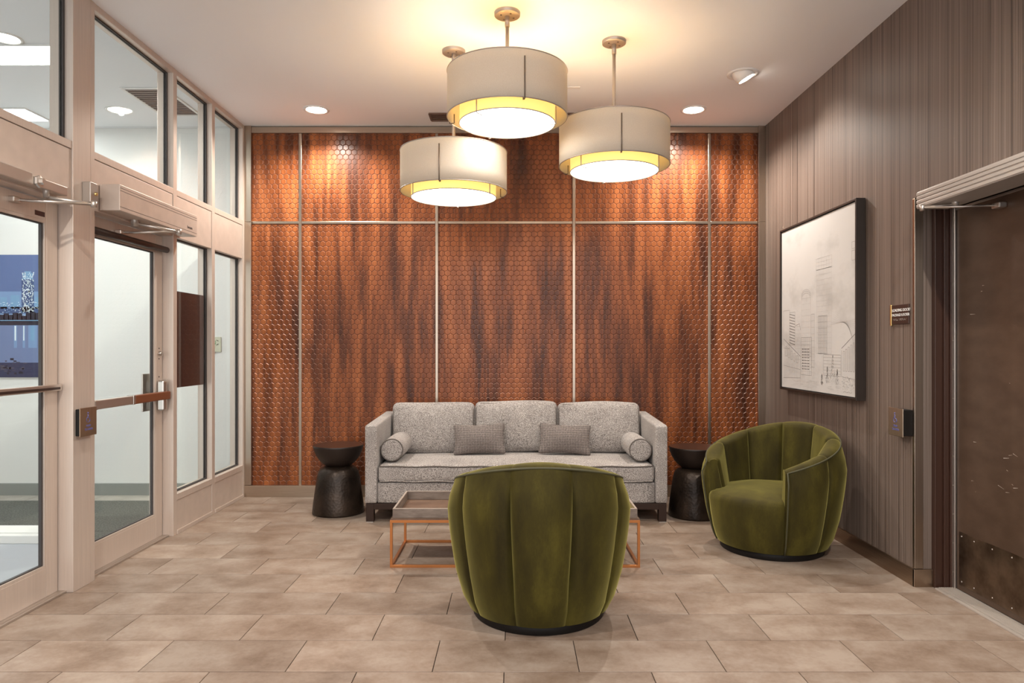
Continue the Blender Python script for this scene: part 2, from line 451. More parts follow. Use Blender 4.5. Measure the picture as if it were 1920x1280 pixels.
# ---- back wall: veneer panels of raised hexagons between metal strips
wall_back = MB().box(-2.56, 2.45, YB+0.012, YB+0.15, 0, CEIL).build('wall_back', 'veneer_groove')
tag(wall_back, 'feature wall of copper-brown hexagon veneer panels behind the sofa', 'wall', kind='structure')
XS = [-2.365, -1.933, -0.702, 0.534, 1.755, 2.188]; ZS = [0.100, 2.466, 3.268]
PW = 0.0520; PH = 0.0440; RH = PW/2; SY = PH/1.5        # hexagon pitch
def hexpts(rx, sy): return [(0, sy), (-rx, sy/2), (-rx, -sy/2), (0, -sy), (rx, -sy/2), (rx, sy/2)]
GAP = 0.0012; BEV = 0.0036; DEP = 0.0036
def hex_into(mb, x, z, y):
    a = hexpts(RH-GAP, SY-GAP*1.15); b = hexpts(RH-GAP-BEV, SY-(GAP+BEV)*1.15)
    vs = [(x+p[0], y, z+p[1]) for p in a]+[(x+p[0], y-DEP, z+p[1]) for p in b]
    mb.add(vs, [(6, 7, 8, 9, 10, 11)]); o = len(mb.v)-12
    for i in range(6):
        mb.f.append((o+i, o+(i+1) % 6, o+6+(i+1) % 6, o+6+i)); mb.mi.append(1); mb.sm.append(False)
YP = YB+0.006
hex_proto = None
for iz in range(2):
    for ix in range(5):
        x0, x1, z0, z1 = XS[ix], XS[ix+1], ZS[iz], ZS[iz+1]
        panel = MB().box(x0, x1, YP, YB+0.012, z0, z1).build('veneer_panel', 'veneer_groove', wall_back)
        field = MB(); singles = []
        nr = int((z1-z0)/PH)+2
        for r in range(-1, nr):
            zc = z0+PH*0.4+r*PH
            for c in range(-1, int((x1-x0)/PW)+2):
                xc = x0+0.02+PW*c+(RH if r % 2 else 0)
                if xc+RH < x0 or xc-RH > x1 or zc+SY < z0 or zc-SY > z1: continue
                inside = xc-RH >= x0+0.014 and xc+RH <= x1-0.014 and zc-SY >= z0+0.014 and zc+SY <= z1-0.014
                if ix == 2 and iz == 0 and inside: singles.append((math.hypot(xc+0.05, (zc-1.60)*1.15), xc, zc))
                else: hex_into(field, xc, zc, YP)
        singles.sort()
        for q, (d, xc, zc) in enumerate(singles):
            if q < 300:
                if hex_proto is None:
                    mb = MB(); hex_into(mb, 0, 0, 0); hex_proto = o = mb.build('hexagon', ['veneer', 'edge_glint'], panel)
                else:
                    o = hex_proto.copy(); COL.objects.link(o); o.parent = panel
                o.location = (xc, YP, zc)
            else: hex_into(field, xc, zc, YP)
        fo = field.build('hexagon_field', ['veneer', 'edge_glint'], panel); fo['kind'] = 'stuff'
        bm = bmesh.new(); bm.from_mesh(fo.data)
        for co, no in (((x0, 0, 0), (-1, 0, 0)), ((x1, 0, 0), (1, 0, 0)), ((0, 0, z0), (0, 0, -1)), ((0, 0, z1), (0, 0, 1))):
            bmesh.ops.bisect_plane(bm, geom=bm.verts[:]+bm.edges[:]+bm.faces[:], plane_co=co, plane_no=no, clear_outer=True)
        bm.to_mesh(fo.data); bm.free()
for x in XS[1:-1]:
    MB().cbox(x-0.0125, x+0.0125, YB-0.006, YB+0.01, ZS[0], ZS[2], 0.003).build('metal_strip', 'steel_v', wall_back)
for a, b_ in zip(XS[:-1], XS[1:]):
    MB().cbox(a+(0.0 if a == XS[0] else 0.0125), b_-(0.0 if b_ == XS[-1] else 0.0125), YB-0.004, YB+0.01, ZS[1]-0.012, ZS[1]+0.012, 0.003).build('metal_strip', 'steel_h', wall_back)
MB().cbox(XS[0], XS[-1]-0.0, YB-0.022, YB+0.012, ZS[2], CEIL-0.008, 0.002).build('header_trim', 'steel_h', wall_back)
MB().box(XS[0], XS[-1], YB-0.006, YB+0.012, CEIL-0.008, CEIL).build('ceiling_gap', 'gap', wall_back)
for nm, a, b_ in (('corner_trim', -2.425, XS[0]), ('corner_trim', XS[-1], XR)):
    MB().cbox(a, b_, YB-0.030, YB+0.012, 0.105, ZS[1]-0.001, 0.002).build(nm, 'steel_v', wall_back)
    MB().cbox(a, b_, YB-0.030, YB+0.012, ZS[1]+0.001, CEIL-0.001, 0.002).build(nm, 'steel_v', wall_back)
base_b = MB().cbox(-2.425, XR, YB-0.036, YB+0.012, 0, 0.103, 0.002).build('baseboard_back', 'steel_h')
tag(base_b, 'brushed steel baseboard below the hexagon wall', 'baseboard', kind='structure')

# ---- right wall with recessed doorway
wr = MB()
wr.box(XR, XR+0.35, 3.90, YB+0.15, 0, CEIL)
wr.box(XR, XR+0.35, 2.70, 3.90, 2.182, CEIL)
wr.box(XR, XR+0.35, -0.6, 2.70, 0, CEIL)
wr.box(XR+0.26, XR+0.35, 2.70, 3.90, 0, 2.182)
wall_right = wr.build('wall_right', 'wallcover')
tag(wall_right, 'taupe vertically striped wallcovering wall with the framed drawing', 'wall', kind='structure')
MB().cbox(XR-0.004, XR+0.045, 3.893, 3.915, 0.10, 2.18, 0.002).build('corner_guard', 'steel_v', wall_right)
br = MB().cbox(XR-0.012, XR+0.001, 3.886, YB-0.036, 0, 0.098, 0.002)
br.cbox(XR-0.012, XR+0.095, 3.884, 3.90, 0, 0.098, 0.002)
tag(br.build('baseboard_right', 'bronze_h'), 'dark bronze metal baseboard along the striped wall', 'baseboard', kind='structure')

# ---- storefront on the left
wl = MB().box(-2.54, XF, -0.6, 2.85, 0, CEIL)
wall_left = wl.build('wall_left', 'alu_h')
tag(wall_left, 'champagne aluminium storefront framing around the glass doors', 'wall', kind='structure')
def part(nm, x0, x1, y0, y1, z0, z1, mat='alu', c=0.0025, parent=None):
    return MB().cbox(x0, x1, y0, y1, z0, z1, c).build(nm, mat, wall_left if parent is None else parent)
part('post', -2.55, -2.420, 3.80, 3.957, 0, CEIL)
part('post', -2.55, -2.422, 3.960, 4.00, 0, CEIL)
part('mullion', -2.54, XF, 4.926, 4.98, 0, CEIL)
part('mullion', -2.54, XF, 5.555, 5.61, 0, CEIL)
part('mullion', -2.54, XF, 6.185, 6.25, 0, CEIL)
bays = [(2.85, 3.80), (4.00, 4.926), (4.98, 5.555), (5.61, 6.185)]
nwin = 0
for i, (a, b_) in enumerate(bays):
    part('header_rail', -2.54, XF, a, b_, 3.293, CEIL)
    part('transom_sill', -2.54, XF, a, b_, 2.43, 2.473)
    MB().box(-2.54, XF-0.012, a, b_, 2.425, 2.432).build('panel_joint', 'gap', wall_left)
    part('spandrel_panel', -2.54, XF-0.004, a+0.003, b_-0.003, 2.132, 2.427, 'alu_h')
    zs = [(2.473, 3.293)]
    if i >= 2:
        part('sill_rail', -2.54, XF, a, b_, 0.245, 0.29)
        part('base_panel', -2.54, XF-0.004, a+0.003, b_-0.003, 0.03, 0.243, 'alu_h')
        part('base_rail', -2.54, XF+0.006, a, b_, 0, 0.03)
        zs.append((0.29, 2.132))
    for (z0, z1) in zs:
        nwin += 1
        lab = {1: 'transom window above the nearest glass door, fluorescent light seen through it',
               2: 'wide transom window above the door operator box', 3: 'narrow transom window between two mullions, second from the hexagon wall',
               4: 'tall sidelight glass carrying the maroon sheet', 5: 'narrow transom window right beside the hexagon wall',
               6: 'tall clear sidelight right beside the hexagon wall'}[nwin]
        w = thing('window_%d' % nwin, lab, 'window', (-2.478, (a+b_)/2, z0), kind='structure')
        h = (b_-a)/2
        MB().box(-0.003, 0.003, -h, h, 0, z1-z0).build('pane', 'glass', w)
        g = MB(); t = 0.014
        for xx in (-0.012, 0.003):
            g.box(xx, xx+0.009, -h, -h+t, 0, z1-z0); g.box(xx, xx+0.009, h-t, h, 0, z1-z0)
            g.box(xx, xx+0.009, -h+t, h-t, 0, t*0.7); g.box(xx, xx+0.009, -h+t, h-t, z1-z0-t*0.7, z1-z0)
        g.build('gasket', 'gasket', w)

# ---- glass doors
def glass_door(n, label, y0, y1, top=2.125):
    d = thing('door_%d' % n, label, 'door', (-2.5, y0, 0), kind='structure')
    W = y1-y0; x0, x1 = -0.045, 0.0
    for a, b_ in ((0, 0.088), (W-0.088, W)):
        MB().cbox(x0, x1, a, b_, 0.012, top, 0.002).build('stile', 'alu', d)
    MB().cbox(x0, x1, 0.0885, W-0.0885, 0.012, 0.165, 0.002).build('bottom_rail', 'alu', d)
    MB().cbox(x0, x1, 0.0885, W-0.0885, 2.02, top, 0.002).build('top_rail', 'alu', d)
    st = MB(); e = 0.016
    for a, b_, c, f in ((0.088, 0.088+e, 0.165, 2.02), (W-0.088-e, W-0.088, 0.165, 2.02), (0.088+e, W-0.088-e, 0.165, 0.165+e), (0.088+e, W-0.088-e, 2.02-e, 2.02)):
        st.box(-0.014, -0.001, a, b_, c, f)
    st.build('glazing_stop', 'alu', d)
    g = MB(); e2 = 0.028
    for a, b_, c, f in ((0.088+e, 0.088+e2, 0.165+e, 2.02-e), (W-0.088-e2, W-0.088-e, 0.165+e, 2.02-e), (0.088+e2, W-0.088-e2, 0.165+e, 0.165+e2*0.8), (0.088+e2, W-0.088-e2, 2.02-e2*0.8, 2.02-e)):
        g.box(-0.026, -0.010, a, b_, c, f)
    g.build('gasket', 'gasket', d)
    MB().box(-0.021, -0.016, 0.0885, W-0.0885, 0.165, 2.02).build('pane', 'glass', d)
    return d, W
door1, W1 = glass_door(1, 'nearest aluminium glass door with a slim crossbar, skyline poster seen through it', 2.87, 3.792)
b1 = MB().cbox(0.0, 0.028, 0.02, W1-0.004, 1.108, 1.142, 0.003).build('crossbar', 'satin', door1)
MB().box(0.0285, 0.0295, 0.03, W1-0.02, 1.115, 1.128).build('bar_groove', 'browntube', b1)
MB().box(0.0, 0.0015, W1-0.18, W1-0.105, 2.035, 2.06).build('name_plate', 'maroon', door1)
door2, W2 = glass_door(2, 'aluminium glass door with a brown and silver push bar beside the sidelights', 4.012, 4.918)
pb = MB().cbox(0.018, 0.060, 0.035, 0.445, 0.978, 1.032, 0.005).build('push_bar', 'satin', door2)
MB().cbox(0.018, 0.064, 0.445, W2-0.005, 0.977, 1.033, 0.006).build('push_pad', 'leatherbrown', pb)
MB().cbox(0.014, 0.063, 0.425, 0.452, 0.975, 1.035, 0.004).build('bar_collar', 'chrome', pb)
MB().cbox(0.0, 0.062, 0.02, 0.05, 0.976, 1.034, 0.005).build('end_bracket', 'satin', pb)
MB().cbox(0.0, 0.05, W2-0.078, W2-0.018, 0.90, 1.11, 0.010).build('latch_case', 'chrome', door2)
lk = MB().lathe([(0.0, 0.022), (0.012, 0.022), (0.015, 0.018), (0.015, 0)], n=20)
lo = lk.build('deadbolt', 'chrome', door2, (0.0, W2-0.045, 1.30)); lo.rotation_euler = (0, PI/2, 0)
MB().cbox(-0.058, -0.046, W2-0.17, W2-0.06, 0.90, 1.16, 0.003).build('outside_pull_plate', 'satin', door2)
for z in (1.335, 1.262, 1.135):
    so = MB().lathe([(0.0, 0.003), (0.004, 0.002), (0.005, 0)], n=10).build('screw', 'black', door2, (0.0, W2-0.045, z)); so.rotation_euler = (0, PI/2, 0)
part('strike_plate', XF-0.10, XF-0.045, 4.918, 4.926, 0.90, 1.12, 'satin', 0.001)
for a, b_, nn in ((2.85, 3.80, 1), (4.0, 4.926, 2)):
    tr = MB().cbox(-2.56, -2.455, a, b_, 0, 0.012, 0.002)
    tr.box(-2.475, -2.470, a, b_, 0.012, 0.0135)
    tag(tr.build('trim_%d' % nn, 'satin'), ['flat metal threshold under the nearest glass door', 'flat metal threshold under the glass door with the push bar'][nn-1], 'threshold', kind='structure')

# ---- brown steel door on the right
d3 = thing('door_3', 'scratched brown steel door with a metal kick plate', 'door', (2.44, 2.92, 0), kind='structure')
MB().cbox(0, 0.045, 0, 0.905, 0.015, 2.115, 0.002).build('leaf', 'steel_door', d3)
kp = MB().cbox(-0.002, 0.0, 0.03, 0.885, 0.045, 0.335, 0.0008).build('kick_plate', 'kick', d3)
for yy in (0.06, 0.20, 0.34, 0.48, 0.62, 0.76, 0.862):
    for zz in (0.065, 0.312):
        MB().lathe([(0.0, 0.0025), (0.0035, 0.002), (0.0045, 0)], n=8).build('rivet', 'chrome', kp, (-0.002, yy, zz)).rotation_euler = (0, -PI/2, 0)
hs = MB().cbox(-0.012, 0.0, 0.908, 0.932, 0.01, 2.118, 0.002).build('continuous_hinge', 'satin', d3)
for q in range(13):
    MB().lathe([(0.0, 0.002), (0.003, 0.0015), (0.004, 0)], n=8).build('rivet', 'nickel', hs, (-0.0125, 0.920, 0.10+q*0.16)).rotation_euler = (0, -PI/2, 0)
MB().cbox(-0.010, 0.0, 0.0, 0.905, 2.100, 2.112, 0.001).build('top_seal', 'satin', d3)
sc_ = MB(); rr = random.Random(3)
for q in range(34):
    y = rr.uniform(0.03, 0.80); z = rr.choice([rr.uniform(0.40, 1.15), rr.uniform(0.45, 0.95), rr.uniform(0.4, 1.7)]); l = rr.uniform(0.004, 0.045)*(2.2 if q % 9 == 0 else 1)
    s = rr.uniform(-0.35, 0.25); w = rr.uniform(0.0010, 0.0026)
    sc_.quad((-0.0006, y, z), (-0.0006, y, z+w), (-0.0006, y-l, z+l*s+w*0.3), (-0.0006, y-l, z+l*s))
sc_.build('scratches', 'scratch', d3)['kind'] = 'stuff'
fr = thing('trim_3', 'dark brown stepped steel frame around the scratched door', 'door frame', (2.345, 3.83, 0), kind='structure')
for (xa, xb, ya, yb) in ((0.0, 0.045, 0.045, 0.075), (0.045, 0.075, 0.032, 0.075), (0.075, 0.115, 0.018, 0.075), (0.0, 0.006, 0.036, 0.046), (0.045, 0.051, 0.024, 0.034)):
    MB().cbox(xa, xb, ya, yb, 0, 2.18, 0.002).build('jamb', 'brown_frame', fr)
MB().cbox(0.0, 0.115, -1.13, 0.018, 2.120, 2.18, 0.002).build('head', 'brown_frame', fr)
MB().cbox(0.0, 0.115, -1.13, -0.915, 0, 2.12, 0.002).build('jamb', 'brown_frame', fr)
th = MB().cbox(2.333, 2.352, 2.70, 3.85, 0, 0.010, 0.002)
for q in range(8): th.cbox(2.354+q*0.0115, 2.3635+q*0.0115, 2.70, 3.85, 0, 0.012, 0.001)
tag(th.build('trim_4', 'thresh'), 'ribbed aluminium threshold under the brown door', 'threshold', kind='structure')

# ---- vestibule behind the glass
vw = MB().box(-6.2, -2.55, 6.30, 6.45, 0, CEIL).build('wall_vestibule', 'vwall')
tag(vw, 'pale vestibule wall seen through the storefront glass', 'wall', kind='structure')
vs_ = MB().box(-5.6, -5.45, -0.6, 6.30, 0, CEIL).build('wall_entry', 'vwall')
tag(vs_, 'pale far side wall of the vestibule', 'wall', kind='structure')
tag(MB().cbox(-5.45, -2.56, 6.275, 6.30, 0, 0.109, 0.002).build('baseboard_vestibule', 'grey_base'), 'grey metal baseboard in the vestibule', 'baseboard', kind='structure')
vf = MB().box(-5.45, -2.56, -2.0, 6.275, -0.006, 0.0).build('floor_vestibule', 'greyfloor')
tag(vf, 'grey vestibule floor outside the glass doors', 'floor', kind='structure')
for q in range(5):
    MB().cbox(-5.44+q*0.58, -4.865+q*0.58, 6.035, 6.27, 0.0, 0.004, 0.001).build('tile', 'vfloor', vf)
tag(MB().cbox(-5.3, -2.60, 5.03, 6.03, 0.0, 0.010, 0.003).build('entrance_mat', 'carpet'), 'dark grey-green ribbed entrance mat behind the glass doors', 'mat')
tag(MB().cbox(-3.08, -2.60, 4.66, 5.028, 0.0, 0.009, 0.003).build('entrance_mat', 'carpet'), 'smaller dark entrance mat just outside the push bar door', 'mat')
sill = MB().cbox(-5.3, -3.25, 4.74, 5.02, 0.0, 0.055, 0.004); sill.cbox(-5.3, -3.25, 4.80, 4.98, 0.055, 0.062, 0.003)
tag(sill.build('trim_5', 'white'), 'white raised sill strip in front of the entrance mat', 'sill', kind='structure')

# ================================================================== things
RX = Vector((0, -1, 0)); LX = Vector((0, 1, 0))
# ---- pendant lamps
def pendant(label, x, y, ztop, clips):
    H = 0.27; zb = ztop-H
    t = thing('pendant_lamp', label, 'lamp', (x, y, zb), group='drum pendant lamps over the seating')
    R, Ri = 0.356, 0.283; dz = -0.036
    sh = MB().lathe([(R, H), (R, H*0.66), (R, H*0.33), (R, 0), (R-0.004, 0), (R-0.004, H*0.5), (R-0.004, H), (R, H)], n=96).build('outer_shade', 'shade', t)
    rim = MB()
    for zz in (0.002, H-0.002):
        rim.tube([(R*math.cos(a*PI/48), R*math.sin(a*PI/48), zz) for a in range(96)], 0.0032, 6, closed=True)
    rim.build('rim', 'nickel', sh)
    inn = MB().lathe([(Ri, dz), (Ri, 0.10), (Ri, 0.20), (Ri-0.003, 0.20), (Ri-0.003, dz+0.012)], n=96).build('inner_shade', 'inner_shade', t)
    MB().tube([((Ri+0.001)*math.cos(a*PI/48), (Ri+0.001)*math.sin(a*PI/48), dz) for a in range(96)], 0.003, 6, closed=True).build('rim', 'nickel', inn)
    MB().lathe([(Ri-0.003, dz+0.004), (Ri*0.85, dz-0.004), (Ri*0.6, dz-0.010), (Ri*0.3, dz-0.014), (0.001, dz-0.015)], n=72).build('diffuser', 'diffuser', t)
    MB().lathe([(0.0005, 0.196), (0.190, 0.196), (0.192, 0.190), (0.0005, 0.190)], n=48).build('added_glow_baffle', 'white', t)  # unseen disc added to cut the glow thrown on the ceiling
    for c in clips:                        # flat clip hooked over the lower edge of the outer shade
        a = math.radians(c)-PI/2; dx, dy = math.cos(a), math.sin(a)
        P = lambda r, z: (r*dx, r*dy, z)
        MB().tube([P(R+0.005, 0.225), P(R+0.005, 0.1), P(R+0.005, -0.004), P(R-0.006, -0.007), P(R-0.024, -0.004), P(R-0.024, 0.05)], 0.0038, 6).build('shade_clip', 'rod_dark', t)
        a2 = a-math.radians(52); dx, dy = math.cos(a2), math.sin(a2)
        MB().tube([P(Ri+0.006, 0.06), P(Ri+0.006, 0.0), P(Ri+0.006, dz-0.008), P(Ri-0.012, dz-0.011), P(Ri-0.045, dz-0.012)], 0.0034, 6).build('diffuser_clip', 'nickel', t)
    top = CEIL-zb
    MB().tube([(0, 0, 0.12), (0, 0, top-0.05)], 0.011, 12).build('stem', 'nickel', t)
    MB().tube([(0, 0, top-0.085), (0, 0, top-0.02)], 0.0145, 12).build('stem_collar', 'nickel', t)
    sp = MB()
    for q in range(3):
        a = q*2*PI/3+0.3; sp.tube([(0, 0, 0.19), ((R-0.004)*math.cos(a), (R-0.004)*math.sin(a), 0.19)], 0.004, 6)
    sp.build('spider_frame', 'nickel', t)
    can = MB().lathe([(0.0005, top-0.022), (0.07, top-0.022), (0.0765, top-0.018), (0.0775, top)], n=40).build('canopy', 'nickel', t)
    for q in range(4):
        a = q*PI/2+0.5
        MB().lathe([(0.0005, top-0.026), (0.0055, top-0.0255), (0.006, top-0.0215)], (0.042*math.cos(a), 0.042*math.sin(a), 0), 10).build('screw', 'rod_dark', can)
    light('pendant_bulb', 'POINT', (0, 0, 0.085), P_UP, (1.0, 0.95, 0.88), t, shadow_soft_size=0.10)
    return t
pendant('highest and frontmost cream drum pendant lamp', -0.044, 4.12, 2.975, (16, 136, 256))
pendant('lowest cream drum pendant lamp, nearest the glass doors', -0.408, 4.647, 2.650, (-9.5, 110.5, 230.5))
pendant('cream drum pendant lamp nearest the striped wall', 0.645, 4.50, 2.787, (-1, 119, 239))

# ---- recessed downlights
def downlight(label, x, y, en, lens='lens', group='recessed ceiling downlights', r=0.105, col=(1.0, 0.94, 0.85), size=152):
    t = thing('downlight', label, 'downlight', (x, y, CEIL), group=group)
    MB().lathe([(r, 0), (r, -0.006), (r*0.86, -0.009), (r*0.80, -0.006), (r*0.76, -0.001)], n=40).build('trim_ring', 'white', t)
    MB().disc((0, 0, -0.002), r*0.78, 40, down=True).build('lens', lens, t)
    l = light('downlight_bulb', 'SPOT', (0, 0, -0.03), en, col, t, shadow_soft_size=0.02)
    l.data.spot_size = math.radians(size); l.data.spot_blend = 0.7
    return t, l
downlight('recessed downlight above the wall end nearest the glass doors', -1.659, 5.80, P_DOWN)
downlight('recessed downlight above the wall beside the cream pendant', 1.495, 5.80, P_DOWN)
for x, y, w in ((-1.66, 1.9, 'glass door side'), (1.66, 1.9, 'brown door side')):  # unseen fittings added to brighten the room
    downlight('added fill downlight behind the viewpoint, %s' % w, x, y, P_DOWN*1.2)
te = thing('eyeball_downlight', 'white eyeball ceiling spotlight tilted to the striped wall', 'downlight', (1.658, 5.04, CEIL))
MB().lathe([(0.112, 0), (0.112, -0.005), (0.09, -0.008), (0.082, -0.004), (0.080, 0.0)], n=40).build('trim_ring', 'white', te)
eb = MB().lathe([(0.060, -0.062), (0.072, -0.045), (0.078, -0.02), (0.079, 0.0), (0.072, 0.03), (0.05, 0.055), (0.0005, 0.068)], n=36).build('eyeball', 'white', te)
MB().disc((0, 0, -0.052), 0.058, 32, down=True).build('lens', 'lens', eb)
eb.rotation_euler = (0, math.radians(-28), 0); eb.location = (0, 0, 0.018)
l = light('eyeball_bulb', 'SPOT', (0.04, 0, -0.08), P_DOWN*0.20, (1.0, 0.94, 0.86), te, shadow_soft_size=0.05)
l.data.spot_size = math.radians(95); l.data.spot_blend = 0.8
aim(l, (0.55, -0.10, -1))
# ceiling vent and small plate
vt = thing('ceiling_vent', 'long brown linear ceiling vent close to the hexagon wall', 'vent', (-0.11, 5.98, CEIL))
MB().box(-0.62, 0.62, -0.10, 0.10, -0.003, 0.0).build('backing', 'black', vt)
vfz = MB(); vfz.cbox(-0.62, 0.62, -0.105, -0.085, -0.010, 0); vfz.cbox(-0.62, 0.62, 0.085, 0.105, -0.010, 0)
vfz.cbox(-0.625, -0.605, -0.085, 0.085, -0.010, 0); vfz.cbox(0.605, 0.625, -0.085, 0.085, -0.010, 0)
vfz.build('frame', 'vent', vt)
for q in range(4):
    s_ = MB().cbox(-0.605, 0.605, -0.070+q*0.043, -0.052+q*0.043, -0.009, -0.003, 0.001).build('slat', 'vent', vt)
tag(MB().cbox(0.39, 0.50, 5.285, 5.325, CEIL-0.006, CEIL, 0.002).build('ceiling_plate', 'white'), 'small white plate on the ceiling between two pendants', 'plate')

# ---- vestibule fittings
vl, l = downlight('bright round downlight in the vestibule ceiling seen through the wide transom', -3.32, 5.81, 6, 'vlens', 'vestibule ceiling lights', 0.10, (1, 0.97, 0.9), 150)
vl2, l = downlight('round vestibule downlight seen through the nearest transom', -3.27, 4.45, 14, 'vlens', 'vestibule ceiling lights', 0.10, (1, 0.97, 0.9), 150)
for lab, xa, xb, ya, yb in (('long fluorescent ceiling panel across the vestibule', -4.6, -3.05, 4.56, 4.86), ('small fluorescent ceiling panel by the vestibule wall', -4.30, -4.08, 5.77, 6.07)):
    t = thing('fluorescent_panel', lab, 'ceiling light', ((xa+xb)/2, (ya+yb)/2, CEIL), group='vestibule ceiling panels')
    hx, hy = (xb-xa)/2, (yb-ya)/2
    MB().box(-hx, hx, -hy, hy, -0.006, -0.003).build('diffuser', 'vpanel', t)
    f = MB(); f.cbox(-hx-0.02, hx+0.02, -hy-0.02, -hy, -0.010, 0); f.cbox(-hx-0.02, hx+0.02, hy, hy+0.02, -0.010, 0)
    f.cbox(-hx-0.02, -hx, -hy, hy, -0.010, 0); f.cbox(hx, hx+0.02, -hy, hy, -0.010, 0); f.build('frame', 'white', t)
vv = thing('return_air_grille', 'dark rectangular air grille in the vestibule ceiling', 'vent', (-2.85, 5.625, CEIL))
MB().box(-0.15, 0.15, -0.295, 0.295, -0.003, 0).build('backing', 'black', vv)
f = MB(); f.cbox(-0.175, -0.15, -0.32, 0.32, -0.009, 0); f.cbox(0.15, 0.175, -0.32, 0.32, -0.009, 0)
f.cbox(-0.15, 0.15, -0.32, -0.295, -0.009, 0); f.cbox(-0.15, 0.15, 0.295, 0.32, -0.009, 0); f.build('frame', 'white', vv)
for q in range(14):
    MB().box(-0.15, 0.15, -0.285+q*0.042, -0.263+q*0.042, -0.007, -0.003).build('slat', 'vent', vv)
# night skyline poster on the vestibule wall
for nm, c in (('sky_hi', (92, 112, 158)), ('sky_lo', (122, 152, 194)), ('water', (112, 128, 168)), ('water_d', (48, 52, 84)), ('bldg', (120, 160, 196)), ('bldg_d', (62, 84, 128)),
              ('lights', (225, 238, 246)), ('shore', (34, 32, 50)), ('rock', (76, 72, 88))):
    M['p_'+nm] = plain('poster_'+nm, srgb(*c), 0.45)
po = thing('skyline_poster', 'tall blue night skyline poster on the vestibule wall', 'poster', (-4.488, 6.296, 1.07))
PWd, PHt = 0.365, 1.11
MB().cbox(-PWd/2, PWd/2, -0.012, 0, 0, PHt, 0.001).build('board', 'p_shore', po)
pm = ['p_sky_hi', 'p_sky_lo', 'p_water', 'p_water_d', 'p_bldg', 'p_bldg_d', 'p_lights', 'p_shore', 'p_rock']
pr = MB(); rp = random.Random(11)
def pq(u0, v0, u1, v1, mi, lay=0):
    y = -0.0124-lay*0.0003
    pr.quad((-PWd/2+u0*PWd, y, v0*PHt), (-PWd/2+u1*PWd, y, v0*PHt), (-PWd/2+u1*PWd, y, v1*PHt), (-PWd/2+u0*PWd, y, v1*PHt), mi)
pq(0, 0.70, 1, 1, 0); pq(0, 0.44, 1, 0.70, 1); pq(0, 0.12, 1, 0.44, 2); pq(0, 0, 1, 0.12, 3)
pq(0.55, 0.53, 0.86, 0.80, 5, 1); pq(0.58, 0.80, 0.83, 0.85, 4, 1); pq(0.62, 0.85, 0.79, 0.865, 4, 1)
pq(0.03, 0.56, 0.19, 0.655, 4, 1); pq(0.28, 0.56, 0.50, 0.67, 4, 1); pq(0.88, 0.56, 0.98, 0.655, 4, 1); pq(0, 0.52, 1, 0.575, 5, 1)
for q in range(230):
    u = rp.uniform(0.56, 0.84); v = rp.uniform(0.53, 0.85); pq(u, v, u+rp.uniform(0.008, 0.028), v+rp.uniform(0.004, 0.012), 6, 2)
for q in range(120):
    u = rp.uniform(0, 0.97); v = rp.uniform(0.50, 0.61); pq(u, v, u+0.02, v+0.005, 6 if q % 2 else 4, 2)
for q in range(9): pq(q*0.11, 0.455, q*0.11+0.13, rp.uniform(0.50, 0.545), 7, 3)
pq(0, 0.425, 1, 0.462, 7, 3); pq(0, 0.46, 1, 0.467, 4, 4)
for u, w in ((0.36, 0.08), (0.58, 0.06), (0.72, 0.22)):
    pq(u, 0.24, u+w, 0.425, 1, 1); pq(u+w*0.25, 0.30, u+w*0.7, 0.42, 6 if w < 0.1 else 4, 2)
for q in range(26):
    u = rp.uniform(0, 0.6); v = rp.uniform(0.02, 0.14); pq(u, v, u+rp.uniform(0.03, 0.12), v+rp.uniform(0.005, 0.02), 8 if q % 2 else 7, 1)
pr.build('print', pm, po)
# small green sign behind the sidelight
sg = thing('door_sign', 'small cream sign with green lettering on the vestibule wall', 'sign', (-2.765, 6.297, 1.30))
MB().cbox(-0.10, 0.10, -0.008, 0, 0, 0.135, 0.002).build('plate', 'sign_cream', sg)
MB().box(-0.08, 0.045, -0.008, 0, -0.012, -0.002).build('bracket', 'satin', sg)
text('lettering', 'N', 0.05, (0.018, -0.0085, 0.068), (1, 0, 0), 'green_ink', sg)
for za, zb_ in ((0.108, 0.098), (0.062, 0.072)):
    MB().tube([(0.060, -0.009, za), (0.078, -0.009, zb_)], 0.003, 6).build('arrow_mark', 'dark_ink', sg)

# ---- maroon sheet on the sidelight glass, tube on the door
tag(MB().box(-2.490, -2.484, 4.985, 5.548, 1.046, 1.755).build('maroon_sheet', 'maroon'), 'opaque maroon sheet fixed on the sidelight glass', 'sign')
rt = thing('shade_tube', 'dark brown tube running across the top of the push bar door', 'tube', (-2.462, 4.02, 2.030))
MB().tube([(0, 0, 0), (0, 0.3, 0), (0, 0.6, 0), (0, 0.885, 0)], 0.021, 20).build('tube', 'browntube', rt)
MB().lathe([(0.0005, 0.012), (0.014, 0.010), (0.021, 0)], n=20).build('end_cap', 'browntube', rt, (0, 0.885, 0)).rotation_euler = (-PI/2, 0, 0)
MB().cbox(-0.036, -0.012, 0.1, 0.13, -0.012, 0.012, 0.002).build('bracket', 'browntube', rt)
MB().cbox(-0.036, -0.012, 0.72, 0.75, -0.012, 0.012, 0.002).build('bracket', 'browntube', rt)

